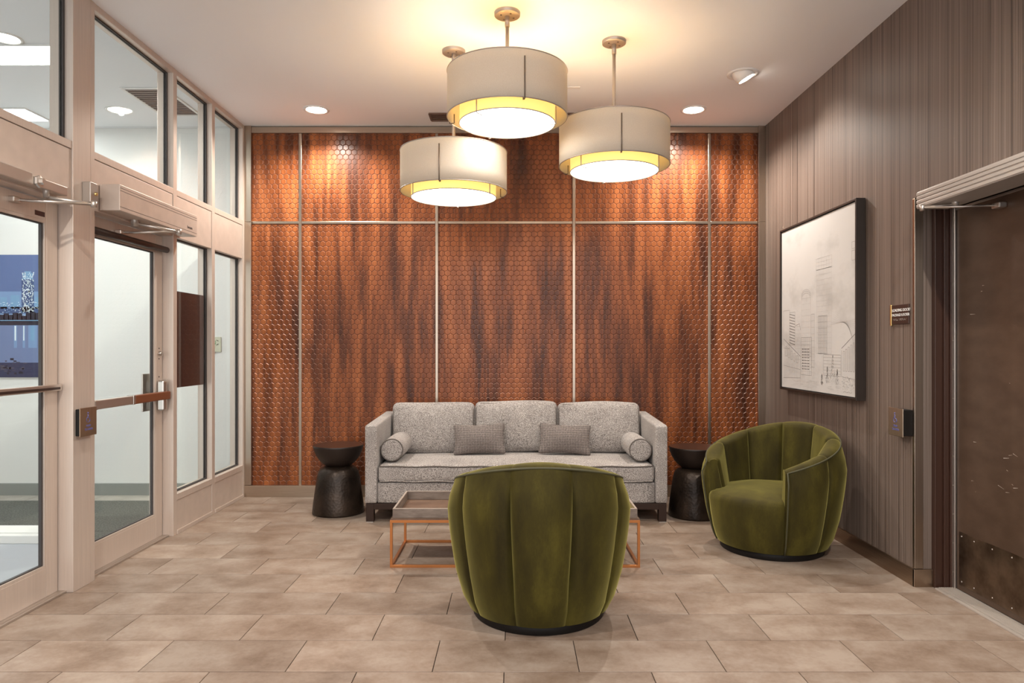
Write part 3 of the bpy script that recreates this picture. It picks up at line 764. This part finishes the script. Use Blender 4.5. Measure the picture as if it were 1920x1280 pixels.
# ---- door operators and closers
op = thing('door_operator', 'long champagne door operator box above the push bar door', 'door operator', (-2.4245, 4.05, 2.143))
MB().cbox(0, 0.118, 0, 0.983, 0, 0.153, 0.003).build('housing', 'alu_h', op)
g = MB()
for z in (0.022, 0.116, 0.132): g.box(0.118, 0.1188, 0.003, 0.98, z, z+0.002)
g.build('housing_groove', 'gap', op)
text('lettering', 'besam', 0.030, (0.1185, 0.835, 0.040), LX, 'dark_ink', op)
def arm(parent, a, e, b, name='operator_arm', mat='satin', w=0.010):
    t = MB()
    t.tube([a, e], [w, w*0.8], 10); t.build(name, mat, parent)
    MB().tube([e, b], [w*0.8, w*0.7], 10).build('forearm', mat, parent)
    MB().lathe([(0.0005, 0.016), (w*1.5, 0.016), (w*1.6, 0.0), (w*1.5, -0.016), (0.0005, -0.016)], e, 16).build('elbow_pin', mat, parent)
    MB().cbox(b[0]-0.02, b[0]+0.02, b[1]-0.03, b[1]+0.03, b[2]-0.014, b[2]+0.014, 0.005).build('arm_bracket', mat, parent)
arm(op, (0.03, 0.32, -0.018), (0.236, 0.47, -0.048), (-0.055, 0.31, -0.078))
MB().lathe([(0.0005, -0.04), (0.022, -0.04), (0.024, 0.0)], (0.03, 0.32, 0), 18).build('spindle', 'nickel', op)
ks = thing('key_switch', 'small metal key switch box on the post between the doors', 'key switch', (-2.420, 3.911, 2.213))
MB().cbox(0, 0.048, -0.033, 0.033, -0.058, 0.058, 0.004).build('box', 'nickel', ks)
kk = MB().lathe([(0.0005, 0.010), (0.009, 0.010), (0.010, 0)], n=16).build('key_cylinder', 'brass', ks, (0.048, 0.012, -0.004)); kk.rotation_euler = (0, PI/2, 0)
cl = thing('door_closer', 'silver surface door closer above the nearest glass door', 'door closer', (-2.43, 2.95, 2.140))
MB().cbox(0, 0.060, 0.0, 0.46, 0, 0.062, 0.004).build('cover', 'satin', cl)
MB().cbox(0, 0.058, 0.46, 0.73, 0.004, 0.052, 0.004).build('body', 'satin', cl)
MB().lathe([(0.0005, 0.03), (0.016, 0.03), (0.017, 0.012), (0.030, 0.010), (0.032, 0)], n=6, smooth=False).build('hex_cap', 'satin', cl, (0.060, 0.50, 0.028)).rotation_euler = (0, PI/2, 0)
MB().lathe([(0.0005, -0.035), (0.014, -0.035), (0.017, 0.0)], (0.032, 0.60, 0.004), 18).build('spindle', 'nickel', cl)
arm(cl, (0.032, 0.60, -0.028), (0.205, 0.715, -0.040), (-0.06, 0.50, -0.062))
o3 = thing('door_operator', 'ribbed silver door operator box over the brown door', 'door operator', (2.25, 2.72, 2.088))
MB().cbox(-0.080, 0.088, 0, 1.021, 0, 0.091, 0.003).build('housing', 'opmetal', o3)
for z in (0.012, 0.034, 0.056, 0.076): MB().cbox(-0.0835, -0.0795, 0.0, 1.021, z-0.0065, z+0.0085, 0.0015).build('rib', 'opmetal', o3)
MB().cbox(-0.066, 0.0, 1.021, 1.028, 0.002, 0.090, 0.001).build('end_plate', 'black', o3)
arm(o3, (0.012, 0.84, -0.012), (-0.124, 0.897, -0.016), (0.17, 0.744, -0.036), w=0.008)
MB().lathe([(0.0005, -0.022), (0.016, -0.022), (0.018, 0.0)], (0.012, 0.84, 0), 18).build('spindle', 'nickel', o3)
# ---- push plates for the automatic doors
def push_plate(label, loc, side, depth, face):
    t = thing('push_plate', label, 'push plate', loc, group='automatic door push plates')
    s = side; D = (lambda a, b: (min(s*a, s*b), max(s*a, s*b)))
    x0, x1 = D(0, depth-0.004); MB().cbox(x0, x1, -0.070, 0.070, -0.074, 0.074, 0.003).build('box', 'black', t)
    x0, x1 = D(depth-0.005, depth); MB().cbox(x0, x1, -0.076, 0.076, -0.080, 0.080, 0.002).build('face_plate', face, t)
    xd = LX if side > 0 else RX; q = s*(depth+0.0004); e = xd.y
    sym = MB(); C = lambda u, v: (q, u*e, v)
    sym.tube([C(-0.004+0.015*math.cos(a), 0.012+0.015*math.sin(a)) for a in [math.radians(d) for d in range(110, 381, 18)]], 0.0014, 6)
    sym.tube([C(-0.006, 0.044), C(-0.006, 0.020), C(0.008, 0.019), C(0.016, 0.002)], 0.0018, 6)
    sym.tube([C(-0.006, 0.034), C(0.006, 0.033)], 0.0014, 6)
    sym.lathe([(0.0005, 0.004), (0.004, 0.002), (0.004, -0.002), (0.0005, -0.004)], C(-0.006, 0.050), 10)
    sym.build('wheelchair_symbol', 'blue_ink', t)
    text('lettering', 'PUSH', 0.017, (q, 0, -0.028), xd, 'blue_ink', t, align='CENTER')
    text('lettering', 'TO OPEN', 0.017, (q, 0, -0.048), xd, 'blue_ink', t, align='CENTER')
push_plate('square push plate on the aluminium post between the glass doors', (-2.420, 3.889, 0.927), 1, 0.030, 'plate_face')
push_plate('square push plate on the striped wall by the brown door', (XR, 3.985, 0.915), -1, 0.062, 'plate_face_pale')
# ---- room sign
rs = thing('room_sign', 'small dark brown loading dock sign with gold edge', 'sign', (XR, 4.042, 1.535))
MB().cbox(-0.008, 0, -0.095, 0.083, -0.057, 0.057, 0.002).build('plate', 'signplate', rs)
MB().cbox(-0.011, 0, 0.083, 0.097, -0.064, 0.060, 0.002).build('gold_edge', 'brass', rs)
text('lettering', 'LOADING DOCK/', 0.0235, (-0.0085, 0.076, 0.017), RX, 'white_ink', rs)
text('lettering', 'PACKAGE LOCKER', 0.0215, (-0.0085, 0.078, -0.010), RX, 'white_ink', rs)
bd = MB(); rb = random.Random(5)
for q in range(26):
    for r in range(3):
        if rb.random() < 0.5: bd.lathe([(0.0005, 0.0012), (0.0012, 0.0006), (0.0014, 0)], (0, 0, 0), 6)
        else: continue
        n_ = len(bd.v); k_ = 18
        for i in range(n_-k_, n_):
            vx, vy, vz = bd.v[i]; bd.v[i] = (-0.0085-vz, 0.072-q*0.0058+vx, -0.026-r*0.004+vy)
bd.build('braille', 'satin', rs)

# ---- framed pencil drawing
pic = thing('framed_drawing', 'large pencil drawing of city towers in a deep dark frame', 'picture', (XR, 5.715, 1.0))
PWW, PHH, PD = 1.277, 1.30, 0.065
MB().box(-PD+0.010, -0.012, -PWW+0.02, -0.02, 0.02, PHH-0.02).build('canvas', 'canvas', pic)
for nm, a in (('frame_side', (-PD, -0.004, -0.014, 0.0, 0.0, PHH)), ('frame_side', (-PD, -0.004, -PWW, -PWW+0.014, 0.0, PHH)),
              ('frame_side', (-PD, -0.004, -PWW+0.014, -0.014, 0.0, 0.014)), ('frame_side', (-PD, -0.004, -PWW+0.014, -0.014, PHH-0.014, PHH))):
    MB().cbox(*a, 0.0015).build(nm, 'frame_dark', pic)
MB().box(-0.012, 0, -PWW+0.05, -0.05, 0.05, PHH-0.05).build('backing', 'black', pic)
dr = MB(); dX = -PD+0.0095; rd = random.Random(21)
def ln(u0, v0, u1, v1, mi=1, w=0.0022):
    w *= 1.2
    a = Vector((-(0.02+u0*(PWW-0.04)), 0.02+v0*(PHH-0.04))); b = Vector((-(0.02+u1*(PWW-0.04)), 0.02+v1*(PHH-0.04)))
    d = b-a
    if d.length < 1e-6: return
    p = Vector((-d.y, d.x)).normalized()*w/2
    dr.quad(*[(dX, q.x, q.y) for q in (a+p, b+p, b-p, a-p)], mi)
def rect(u0, v0, u1, v1, mi=1, w=0.002): ln(u0, v0, u1, v0, mi, w); ln(u1, v0, u1, v1, mi, w); ln(u1, v1, u0, v1, mi, w); ln(u0, v1, u0, v0, mi, w)
def tower(u0, v0, u1, v1, cols, rows, mi=0):
    rect(u0, v0, u1, v1, mi)
    for i in range(1, cols): ln(u0+(u1-u0)*i/cols, v0, u0+(u1-u0)*i/cols, v1, mi, 0.0011)
    for i in range(1, rows): ln(u0, v0+(v1-v0)*i/rows, u1, v0+(v1-v0)*i/rows, mi, 0.0009)
tower(0.53, 0.22, 0.72, 0.70, 9, 16); tower(0.525, 0.70, 0.725, 0.765, 6, 3)
tower(0.55, 0.22, 0.665, 0.435, 14, 6, 1)
tower(0.315, 0.20, 0.445, 0.55, 5, 10)
for q in range(9):
    a0, a1 = PI*q/9, PI*(q+1)/9
    for rr_ in (0.0, 0.012, 0.022): ln(0.38-0.065*math.cos(a0), 0.545+0.035*math.sin(a0)+rr_, 0.38-0.065*math.cos(a1), 0.545+0.035*math.sin(a1)+rr_, 1, 0.0016)
tower(0.455, 0.14, 0.50, 0.45, 3, 8, 1)
rect(0.03, 0.25, 0.13, 0.49, 1); rect(0.13, 0.27, 0.215, 0.475, 1)
for q in range(11): ln(0.13, 0.285+q*0.018, 0.215, 0.272+q*0.018, 2, 0.004)
tower(0.215, 0.18, 0.30, 0.385, 4, 9); ln(0.225, 0.39, 0.285, 0.40, 2); ln(0.285, 0.40, 0.30, 0.36, 2)
tower(0.31, 0.09, 0.46, 0.315, 5, 10, 1)
for r in range(8):
    for c in range(5): ln(0.325+c*0.022, 0.245-r*0.017, 0.338+c*0.022, 0.245-r*0.017, 2, 0.007)
ln(0.03, 0.31, 0.30, 0.20, 2, 0.003); ln(0.03, 0.14, 0.30, 0.12, 1); ln(0.30, 0.20, 0.30, 0.06, 1); ln(0.03, 0.06, 0.30, 0.07, 1)
for q in range(12): ln(0.05+q*0.022, 0.27-q*0.008, 0.05+q*0.022, 0.06, 1, 0.0013)
for q in range(5): rect(0.06+q*0.045, 0.20-q*0.010, 0.085+q*0.045, 0.26-q*0.014, 1)
rect(0.62, 0.10, 0.83, 0.215, 1)
for q in range(6): ln(0.62, 0.11+q*0.018, 0.83, 0.11+q*0.018, 1, 0.0012)
for q in range(14): ln(0.71+q*0.012, 0.40+0.09*math.sin(q/14*PI/2)-0.02, 0.99, 0.40-q*0.012, 0, 0.0012)
ln(0.84, 0.25, 0.99, 0.325, 2, 0.003); ln(0.84, 0.24, 0.84, 0.10, 1); ln(0.84, 0.10, 0.99, 0.09, 1)
for q in range(5): rect(0.86+q*0.027, 0.13, 0.875+q*0.027, 0.235+q*0.011, 1)
rect(0.955, 0.705, 0.99, 0.755, 1); rect(0.955, 0.765, 0.99, 0.80, 1)
for cu, cv, h in ((0.735, 0.065, 0.15), (0.67, 0.065, 0.09), (0.60, 0.05, 0.06), (0.79, 0.06, 0.08)):
    for q in range(60):
        v = rd.random(); w = (1-v)*h*0.28
        u = cu+rd.uniform(-w, w); ln(u, cv+v*h, u+rd.uniform(-0.008, 0.008), cv+v*h-0.008, 2 if q % 2 else 1, 0.002)
for q in range(120):
    u = rd.uniform(0.85, 0.99); v = 0.03+rd.random()*0.07; ln(u, v, u+rd.uniform(-0.01, 0.01), v+rd.uniform(-0.008, 0.008), 1, 0.0016)
for q in range(40):
    u = rd.uniform(0.1, 0.8); v = rd.uniform(0.02, 0.06); ln(u, v, u+rd.uniform(0.02, 0.08), v, 0, 0.0012)
for q in range(5): ln(0.86+q*0.02, 0.018+0.006*(q % 2), 0.875+q*0.02, 0.022-0.004*(q % 2), 2, 0.002)
dr.build('pencil_lines', ['pencil_faint', 'pencil', 'pencil_dark'], pic)['kind'] = 'stuff'

# ---- sofa
SX = 0.012; W = 2.324
sofa = thing('sofa', 'long grey tweed three-cushion sofa against the hexagon wall', 'sofa', (SX, 5.30, 0))
hw = W/2; TA = 0.095
for s in (-1, 1):
    a = MB().rounded((0, 0, 0), (TA, 0.88, 0.60), 0.018, 8)
    # the arm rises a little towards the back
    a.v = [(x+s*(hw-TA/2), y+0.445, (z+0.30)*(1+0.05*(y+0.44)/0.88)+0.145) for (x, y, z) in a.v]
    a.build('arm', 'tweed', sofa)
MB().rounded((0, 0.83, 0.435), (W-2*TA-0.002, 0.12, 0.58), 0.03, 8).build('back_frame', 'tweed', sofa)
MB().rounded((0, 0.40, 0.225), (W-2*TA-0.002, 0.76, 0.160), 0.012, 6).build('seat_deck', 'tweed', sofa)
SWd = W-2*TA-0.012
sc = MB().rounded((0, 0.36, 0.372), (SWd, 0.70, 0.130), 0.030, 22, (0, 0.006, 0.022)).build('seat_cushion', 'tweed', sofa)
for zz, yy in ((0.428, 0.022), (0.316, 0.022)):
    pts = [(-SWd/2+0.01, 0.30, zz), (-SWd/2+0.004, 0.08, zz), (-SWd/2+0.016, yy, zz)]
    pts += [(-SWd/2+0.03+(SWd-0.06)*q/30, yy-0.010-0.004*math.sin(PI*q/30), zz+0.003*math.sin(q*1.3)) for q in range(31)]
    pts += [(SWd/2-0.016, yy, zz), (SWd/2-0.004, 0.08, zz), (SWd/2-0.01, 0.30, zz)]
    MB().tube(pts, 0.0055, 8).build('piping', 'greypipe' if zz > 0.4 else 'tweed', sc)
CW = SWd/3-0.004
for q in (-1, 0, 1):
    tilt = Matrix.Rotation(math.radians(-11), 3, 'X')
    cu = MB().rounded((q*(CW+0.004), 0.680, 0.648), (CW, 0.165, 0.42), 0.045, 14, (0.004, 0.035, 0.012), 0, tilt)
    dz_ = (0.0, 0.012, 0.004)[q+1]
    cu.v = [(x, y, z+dz_+0.004*math.sin(9*x+q)) for x, y, z in cu.v]
    co = cu.build('back_cushion', 'tweed', sofa)
    pts = []
    x0 = q*(CW+0.004)
    loop = [(-CW/2+0.012, -0.19), (-CW/2+0.010, 0.0), (-CW/2+0.012, 0.15), (-CW/2+0.03, 0.182)]
    loop += [(-CW/2+0.05+(CW-0.1)*i/14, 0.190-0.010*math.sin(PI*i/14)) for i in range(15)]
    loop += [(CW/2-0.03, 0.182), (CW/2-0.012, 0.15), (CW/2-0.010, 0.0), (CW/2-0.012, -0.19)]
    for (xx, zz) in loop:
        b_ = -0.0825*0.80-0.010*(1-(2*xx/CW)**2)
        p = tilt @ Vector((xx, b_, zz)); pts.append((p.x+x0, p.y+0.680, p.z+0.648+dz_))
    MB().tube(pts, 0.005, 8).build('piping', 'greypipe', co)
rl = MB().cbox(-hw+0.012, hw-0.012, 0.015, 0.055, 0.098, 0.146, 0.003); rl.cbox(-hw+0.012, hw-0.012, 0.80, 0.84, 0.098, 0.146, 0.003)
rl.cbox(-hw+0.012, -hw+0.05, 0.055, 0.80, 0.098, 0.146, 0.003); rl.cbox(hw-0.05, hw-0.012, 0.055, 0.80, 0.098, 0.146, 0.003)
rl.build('base_rail', 'darkwood', sofa)
for sx_ in (-1, 1):
    for yy in (0.012, 0.785):
        x0 = sx_*(hw-0.040)
        lg = MB().cbox(x0-0.030, x0+0.030, yy, yy+0.058, 0.006, 0.146, 0.003).build('leg', 'darkwood', sofa)
        MB().cbox(x0-0.027, x0+0.027, yy+0.003, yy+0.055, 0.0, 0.0065, 0.001).build('glide', 'satin', lg)
def bolster(label, x):
    t = thing('bolster_pillow', label, 'pillow', (SX+x, 5.42, 0.540), group='round bolsters at the sofa arms')
    r = 0.088; prof = [(r-0.006, 0.0), (r, 0.02), (r+0.002, 0.12), (r+0.003, 0.23), (r+0.002, 0.34), (r, 0.44), (r-0.006, 0.46)]
    c = MB().lathe(prof, n=48); c.v = [(a, z, b_) for a, b_, z in c.v]; c.f = [tuple(reversed(f)) for f in c.f]
    c.build('cover', 'tweed', t)
    for y0, s in ((0.0, -1), (0.46, 1)):
        e = MB().lathe([(r-0.006, 0.0), (r*0.8, 0.006), (r*0.45, 0.011), (0.0005, 0.013)], n=40); e.v = [(a, y0+s*z, b_) for a, b_, z in e.v]
        eo = e.build('end_cap', 'tweed', t)
        MB().tube([((r-0.003)*math.cos(k*PI/24), y0, (r-0.003)*math.sin(k*PI/24)) for k in range(48)], 0.005, 6, closed=True).build('piping', 'greypipe', eo)
bolster('grey tweed bolster lying along the sofa arm nearest the glass doors', -0.972)
bolster('grey tweed bolster lying along the sofa arm nearest the green chair', 0.972)
def throw(label, x, rz, ry):
    t = thing('throw_pillow', label, 'pillow', (SX+x, 5.76, 0.452), rz, group='woven lumbar pillows on the sofa')
    p = MB().rounded((0, 0, 0), (0.40, 0.045, 0.245), 0.02, 16, (0, 0.055, 0))
    R3 = Matrix.Rotation(math.radians(-24), 3, 'X') @ Matrix.Rotation(math.radians(ry), 3, 'Y')
    out = []
    for x_, y_, z_ in p.v:
        u, v = x_/0.20, z_/0.1225
        k = 1+0.10*(abs(u*v))**2; kk = 1-0.05*(1-u*u)
        q = R3 @ Vector((x_*k, y_, z_*k*kk)); out.append((q.x, q.y, q.z+0.128))
    p.v = out
    p.build('cover', 'woven', t)
throw('grey woven lumbar pillow between the first two back cushions from the glass doors', -0.305, 0.0, -2)
throw('grey woven lumbar pillow between the two back cushions nearest the green chair', 0.405, 0.0, 3)

# ---- side tables
def side_table(label, x, y):
    t = thing('side_table', label, 'side table', (x, y, 0), group='hourglass bronze side tables')
    MB().lathe([(0.198, 0.0), (0.206, 0.004), (0.207, 0.015), (0.200, 0.08), (0.189, 0.16), (0.178, 0.24), (0.170, 0.295), (0.160, 0.335), (0.143, 0.362), (0.115, 0.379), (0.080, 0.384)], n=64).build('base', 'hammered', t)
    MB().lathe([(0.080, 0.372), (0.100, 0.384), (0.128, 0.405), (0.156, 0.436), (0.178, 0.472), (0.192, 0.508), (0.199, 0.535), (0.201, 0.546), (0.198, 0.550)], n=64).build('bowl', 'bowl_bronze', t)
    MB().lathe([(0.198, 0.550), (0.190, 0.5495), (0.100, 0.5485), (0.0005, 0.548)], n=64).build('top', 'tabletop_bronze', t)
side_table('dark hammered bronze side table nearest the glass doors', -1.436, 5.65)
side_table('dark hammered bronze side table between the sofa and green chair', 1.438, 5.545)

# ---- coffee table
ct = thing('coffee_table', 'low copper-framed coffee table with a leather tray top', 'coffee table', (0.002, 4.227, 0))
hx, D_, Hf, b_ = 0.763, 0.555, 0.289, 0.016
fr_ = MB()
for z in (0.0, Hf-b_):
    fr_.cbox(-hx, hx, 0, b_, z, z+b_, 0.001); fr_.cbox(-hx, hx, D_-b_, D_, z, z+b_, 0.001)
    fr_.cbox(-hx, -hx+b_, b_, D_-b_, z, z+b_, 0.001); fr_.cbox(hx-b_, hx, b_, D_-b_, z, z+b_, 0.001)
fr_.build('frame_rails', 'copper', ct)
for x in (-hx, hx-b_):
    for y in (0, D_-b_): MB().cbox(x, x+b_, y, y+b_, b_, Hf-b_, 0.001).build('leg', 'copper', ct)
tx0, tx1, ty0, ty1, tz0, tz1 = -hx+0.004, hx-0.004, 0.004, D_-0.004, Hf, Hf+0.066
fl = 0.010
MB().box(tx0, tx1, ty0, ty1, tz0, tz0+0.010).build('tray_floor', 'tray', ct)
tw = 0.014
for nm, a in (('tray_wall', (tx0+fl, tx1-fl, ty0+fl, ty0+fl+tw)), ('tray_wall', (tx0+fl, tx1-fl, ty1-fl-tw, ty1-fl)), ('tray_wall', (tx0+fl, tx0+fl+tw, ty0+fl+tw, ty1-fl-tw)), ('tray_wall', (tx1-fl-tw, tx1-fl, ty0+fl+tw, ty1-fl-tw))):
    w_ = MB().cbox(a[0], a[1], a[2], a[3], tz0+0.010, tz1, 0.002).build(nm, 'tray_side', ct)
    MB().cbox(a[0]+0.001, a[1]-0.001, a[2]+0.001, a[3]-0.001, tz1, tz1+0.002, 0.0008).build('top_edge', 'tray_edge', w_)
M['mag'] = plain('magazine_cover', (0.62, 0.52, 0.13), 0.3)
tag(MB().cbox(0.52, 0.727, 4.275, 4.60, Hf+0.011, Hf+0.034, 0.002).build('magazine', 'mag'), 'yellow magazine lying in the coffee table tray', 'magazine')

# ---- barrel swivel chairs
def make_chair(label):
    t = thing('barrel_chair', label, 'armchair', group='olive velvet barrel chairs')
    A = 135.0; NCH = 7; step = 2*A/NCH; ZB = 0.047
    Ht = lambda ph: 0.588+0.228*(1-(math.sqrt((ph/A)**2+0.09)-0.3)/(math.sqrt(1.09)-0.3))
    RO = [(0.047, 0.352), (0.075, 0.368), (0.114, 0.383), (0.25, 0.414), (0.387, 0.436), (0.52, 0.452), (0.60, 0.458), (0.72, 0.460), (0.85, 0.458)]
    def ro(z):
        for (a, ra), (b2, rb_) in zip(RO[:-1], RO[1:]):
            if z <= b2: return ra+(rb_-ra)*max(0, (z-a))/(b2-a)
        return RO[-1][1]
    T = 0.100
    rs = lambda z, H: ro(z)-0.046*max(0, (z-(H-0.20))/0.20)**2
    def section(ph, u):
        """closed loop (r, z) from the outer bottom over the top to the inner bottom; u in [-1, 1] across the channel"""
        H = Ht(ph); pf = 0.024*(1-u*u)-0.010-0.020*max(0, (abs(u)-0.84)/0.16)**1.6
        pts = []
        zt = H-0.040
        for i in range(11):
            z = ZB+(zt-ZB)*i/10; f = min(1, 0.25+i/4)
            pts.append((rs(z, H)+pf*f*min(1, (10.6-i)/2.5), z))
        rO = rs(zt, H); c = rO-T/2
        for i in range(1, 8):
            a = PI*i/8
            k = 0.2+0.6*max(0, i-4)/3; pts.append((c+(T/2+pf*k)*math.cos(a), zt+(0.040+pf*0.08)*math.sin(a)**0.8))
        for i in range(9):
            z = zt-(zt-0.30)*i/8
            r_in = rO-T-0.050*(i/8)-pf*(0.9 if i < 8 else 0)
            pts.append((r_in, z))
        pts.append((ro(ZB)-0.11, ZB))
        return pts
    def pos(ph, r, z):
        a = math.radians(ph)-PI/2
        return (r*math.cos(a), r*math.sin(a), z)
    NS = 26
    for c in range(NCH):
        ph0 = -A+c*step; mb = MB(); vs = []; n = None
        for i in range(NS+1):
            u = -1+2*i/NS; u = math.copysign(abs(u)**0.8, u)
            ph = ph0+step*(u+1)/2
            s_ = section(ph, u); n = len(s_)
            vs += [pos(ph, r, z) for r, z in s_]
        fs = [(i*n+j, (i+1)*n+j, (i+1)*n+j+1, i*n+j+1) for i in range(NS) for j in range(n-1)]
        mb.add(vs, fs, 0, True)
        if c in (0, NCH-1):                 # padded front of the arm
            e = 0 if c == 0 else NS
            ring = vs[e*n:(e+1)*n]
            ctr = Vector((0, 0, 0))
            for p in ring: ctr += Vector(p)
            ctr /= n
            a = math.radians(ph0 if c == 0 else ph0+step)-PI/2
            nrm = Vector((math.sin(a), -math.cos(a), 0))*(1 if c == 0 else -1)
            k = len(ring); r1 = [Vector(p)+nrm*0.012+(Vector((ctr.x, ctr.y, p[2]))-Vector(p))*0.16 for p in ring]
            rv = ring+[tuple(p) for p in r1]
            ff = [(j, (j+1) % k, k+(j+1) % k, k+j) for j in range(k)]+[tuple(range(k, 2*k))]
            if c != 0: ff = [tuple(reversed(f)) for f in ff]
            mb.add(rv, ff, 0, False)
        mb.build('velvet_channel', 'velvet', t)
    pts = []
    for i in range(12): z = ZB+(Ht(A)-0.045-ZB)*i/12; pts.append(pos(-A-0.4, ro(z)+0.002, z))
    K = 90
    for i in range(K+1):
        ph = -A+2*A*i/K; zt = Ht(ph)-0.018
        pts.append(pos(ph, rs(zt-0.022, Ht(ph))-0.004, zt))
    for i in reversed(range(12)): z = ZB+(Ht(A)-0.045-ZB)*i/12; pts.append(pos(A+0.4, ro(z)+0.002, z))
    MB().tube(pts, 0.0052, 8).build('piping', 'piping', t)
    # seat: rounded pad, flush front between the arms
    n = 72; rings = []
    prof = [(0.047, 0.350), (0.075, 0.366), (0.15, 0.388), (0.25, 0.405), (0.33, 0.414), (0.358, 0.412), (0.376, 0.398), (0.386, 0.37), (0.398, 0.30), (0.410, 0.20), (0.414, 0.10), (0.415, 0.001)]
    vs = []
    for z, r in prof:
        for j in range(n):
            ph = -180+360*j/n; d = 180-abs(ph)          # angle from the opening
            lim = 0.318
            k = max(0, min(1, (50-d)/8)); k = k*k*(3-2*k)
            rr_ = min(r, lim) if k <= 0 else min(r, lim)+(r-min(r, lim))*k
            vs.append(pos(ph, rr_, z))
    fs = [(i*n+j, i*n+(j+1) % n, (i+1)*n+(j+1) % n, (i+1)*n+j) for i in range(len(prof)-1) for j in range(n)]
    MB().add(vs, fs, 0, True).build('seat', 'velvet', t)
    MB().lathe([(0.0005, 0.0), (0.325, 0.0), (0.330, 0.004), (0.330, 0.046), (0.325, 0.05), (0.0005, 0.05)], n=64).build('swivel_base', 'black', t)
    return t
ch1 = make_chair('olive green velvet barrel chair seen from behind, in front of the coffee table')
ch1.location = (0.122, 3.555, 0)
ch2 = copy_tree(ch1)
ch2['label'] = 'olive green velvet barrel chair by the striped wall, turned to the sofa'
ch2.location = (1.725, 4.665, 0); ch2.rotation_euler = (0, 0, math.radians(128))
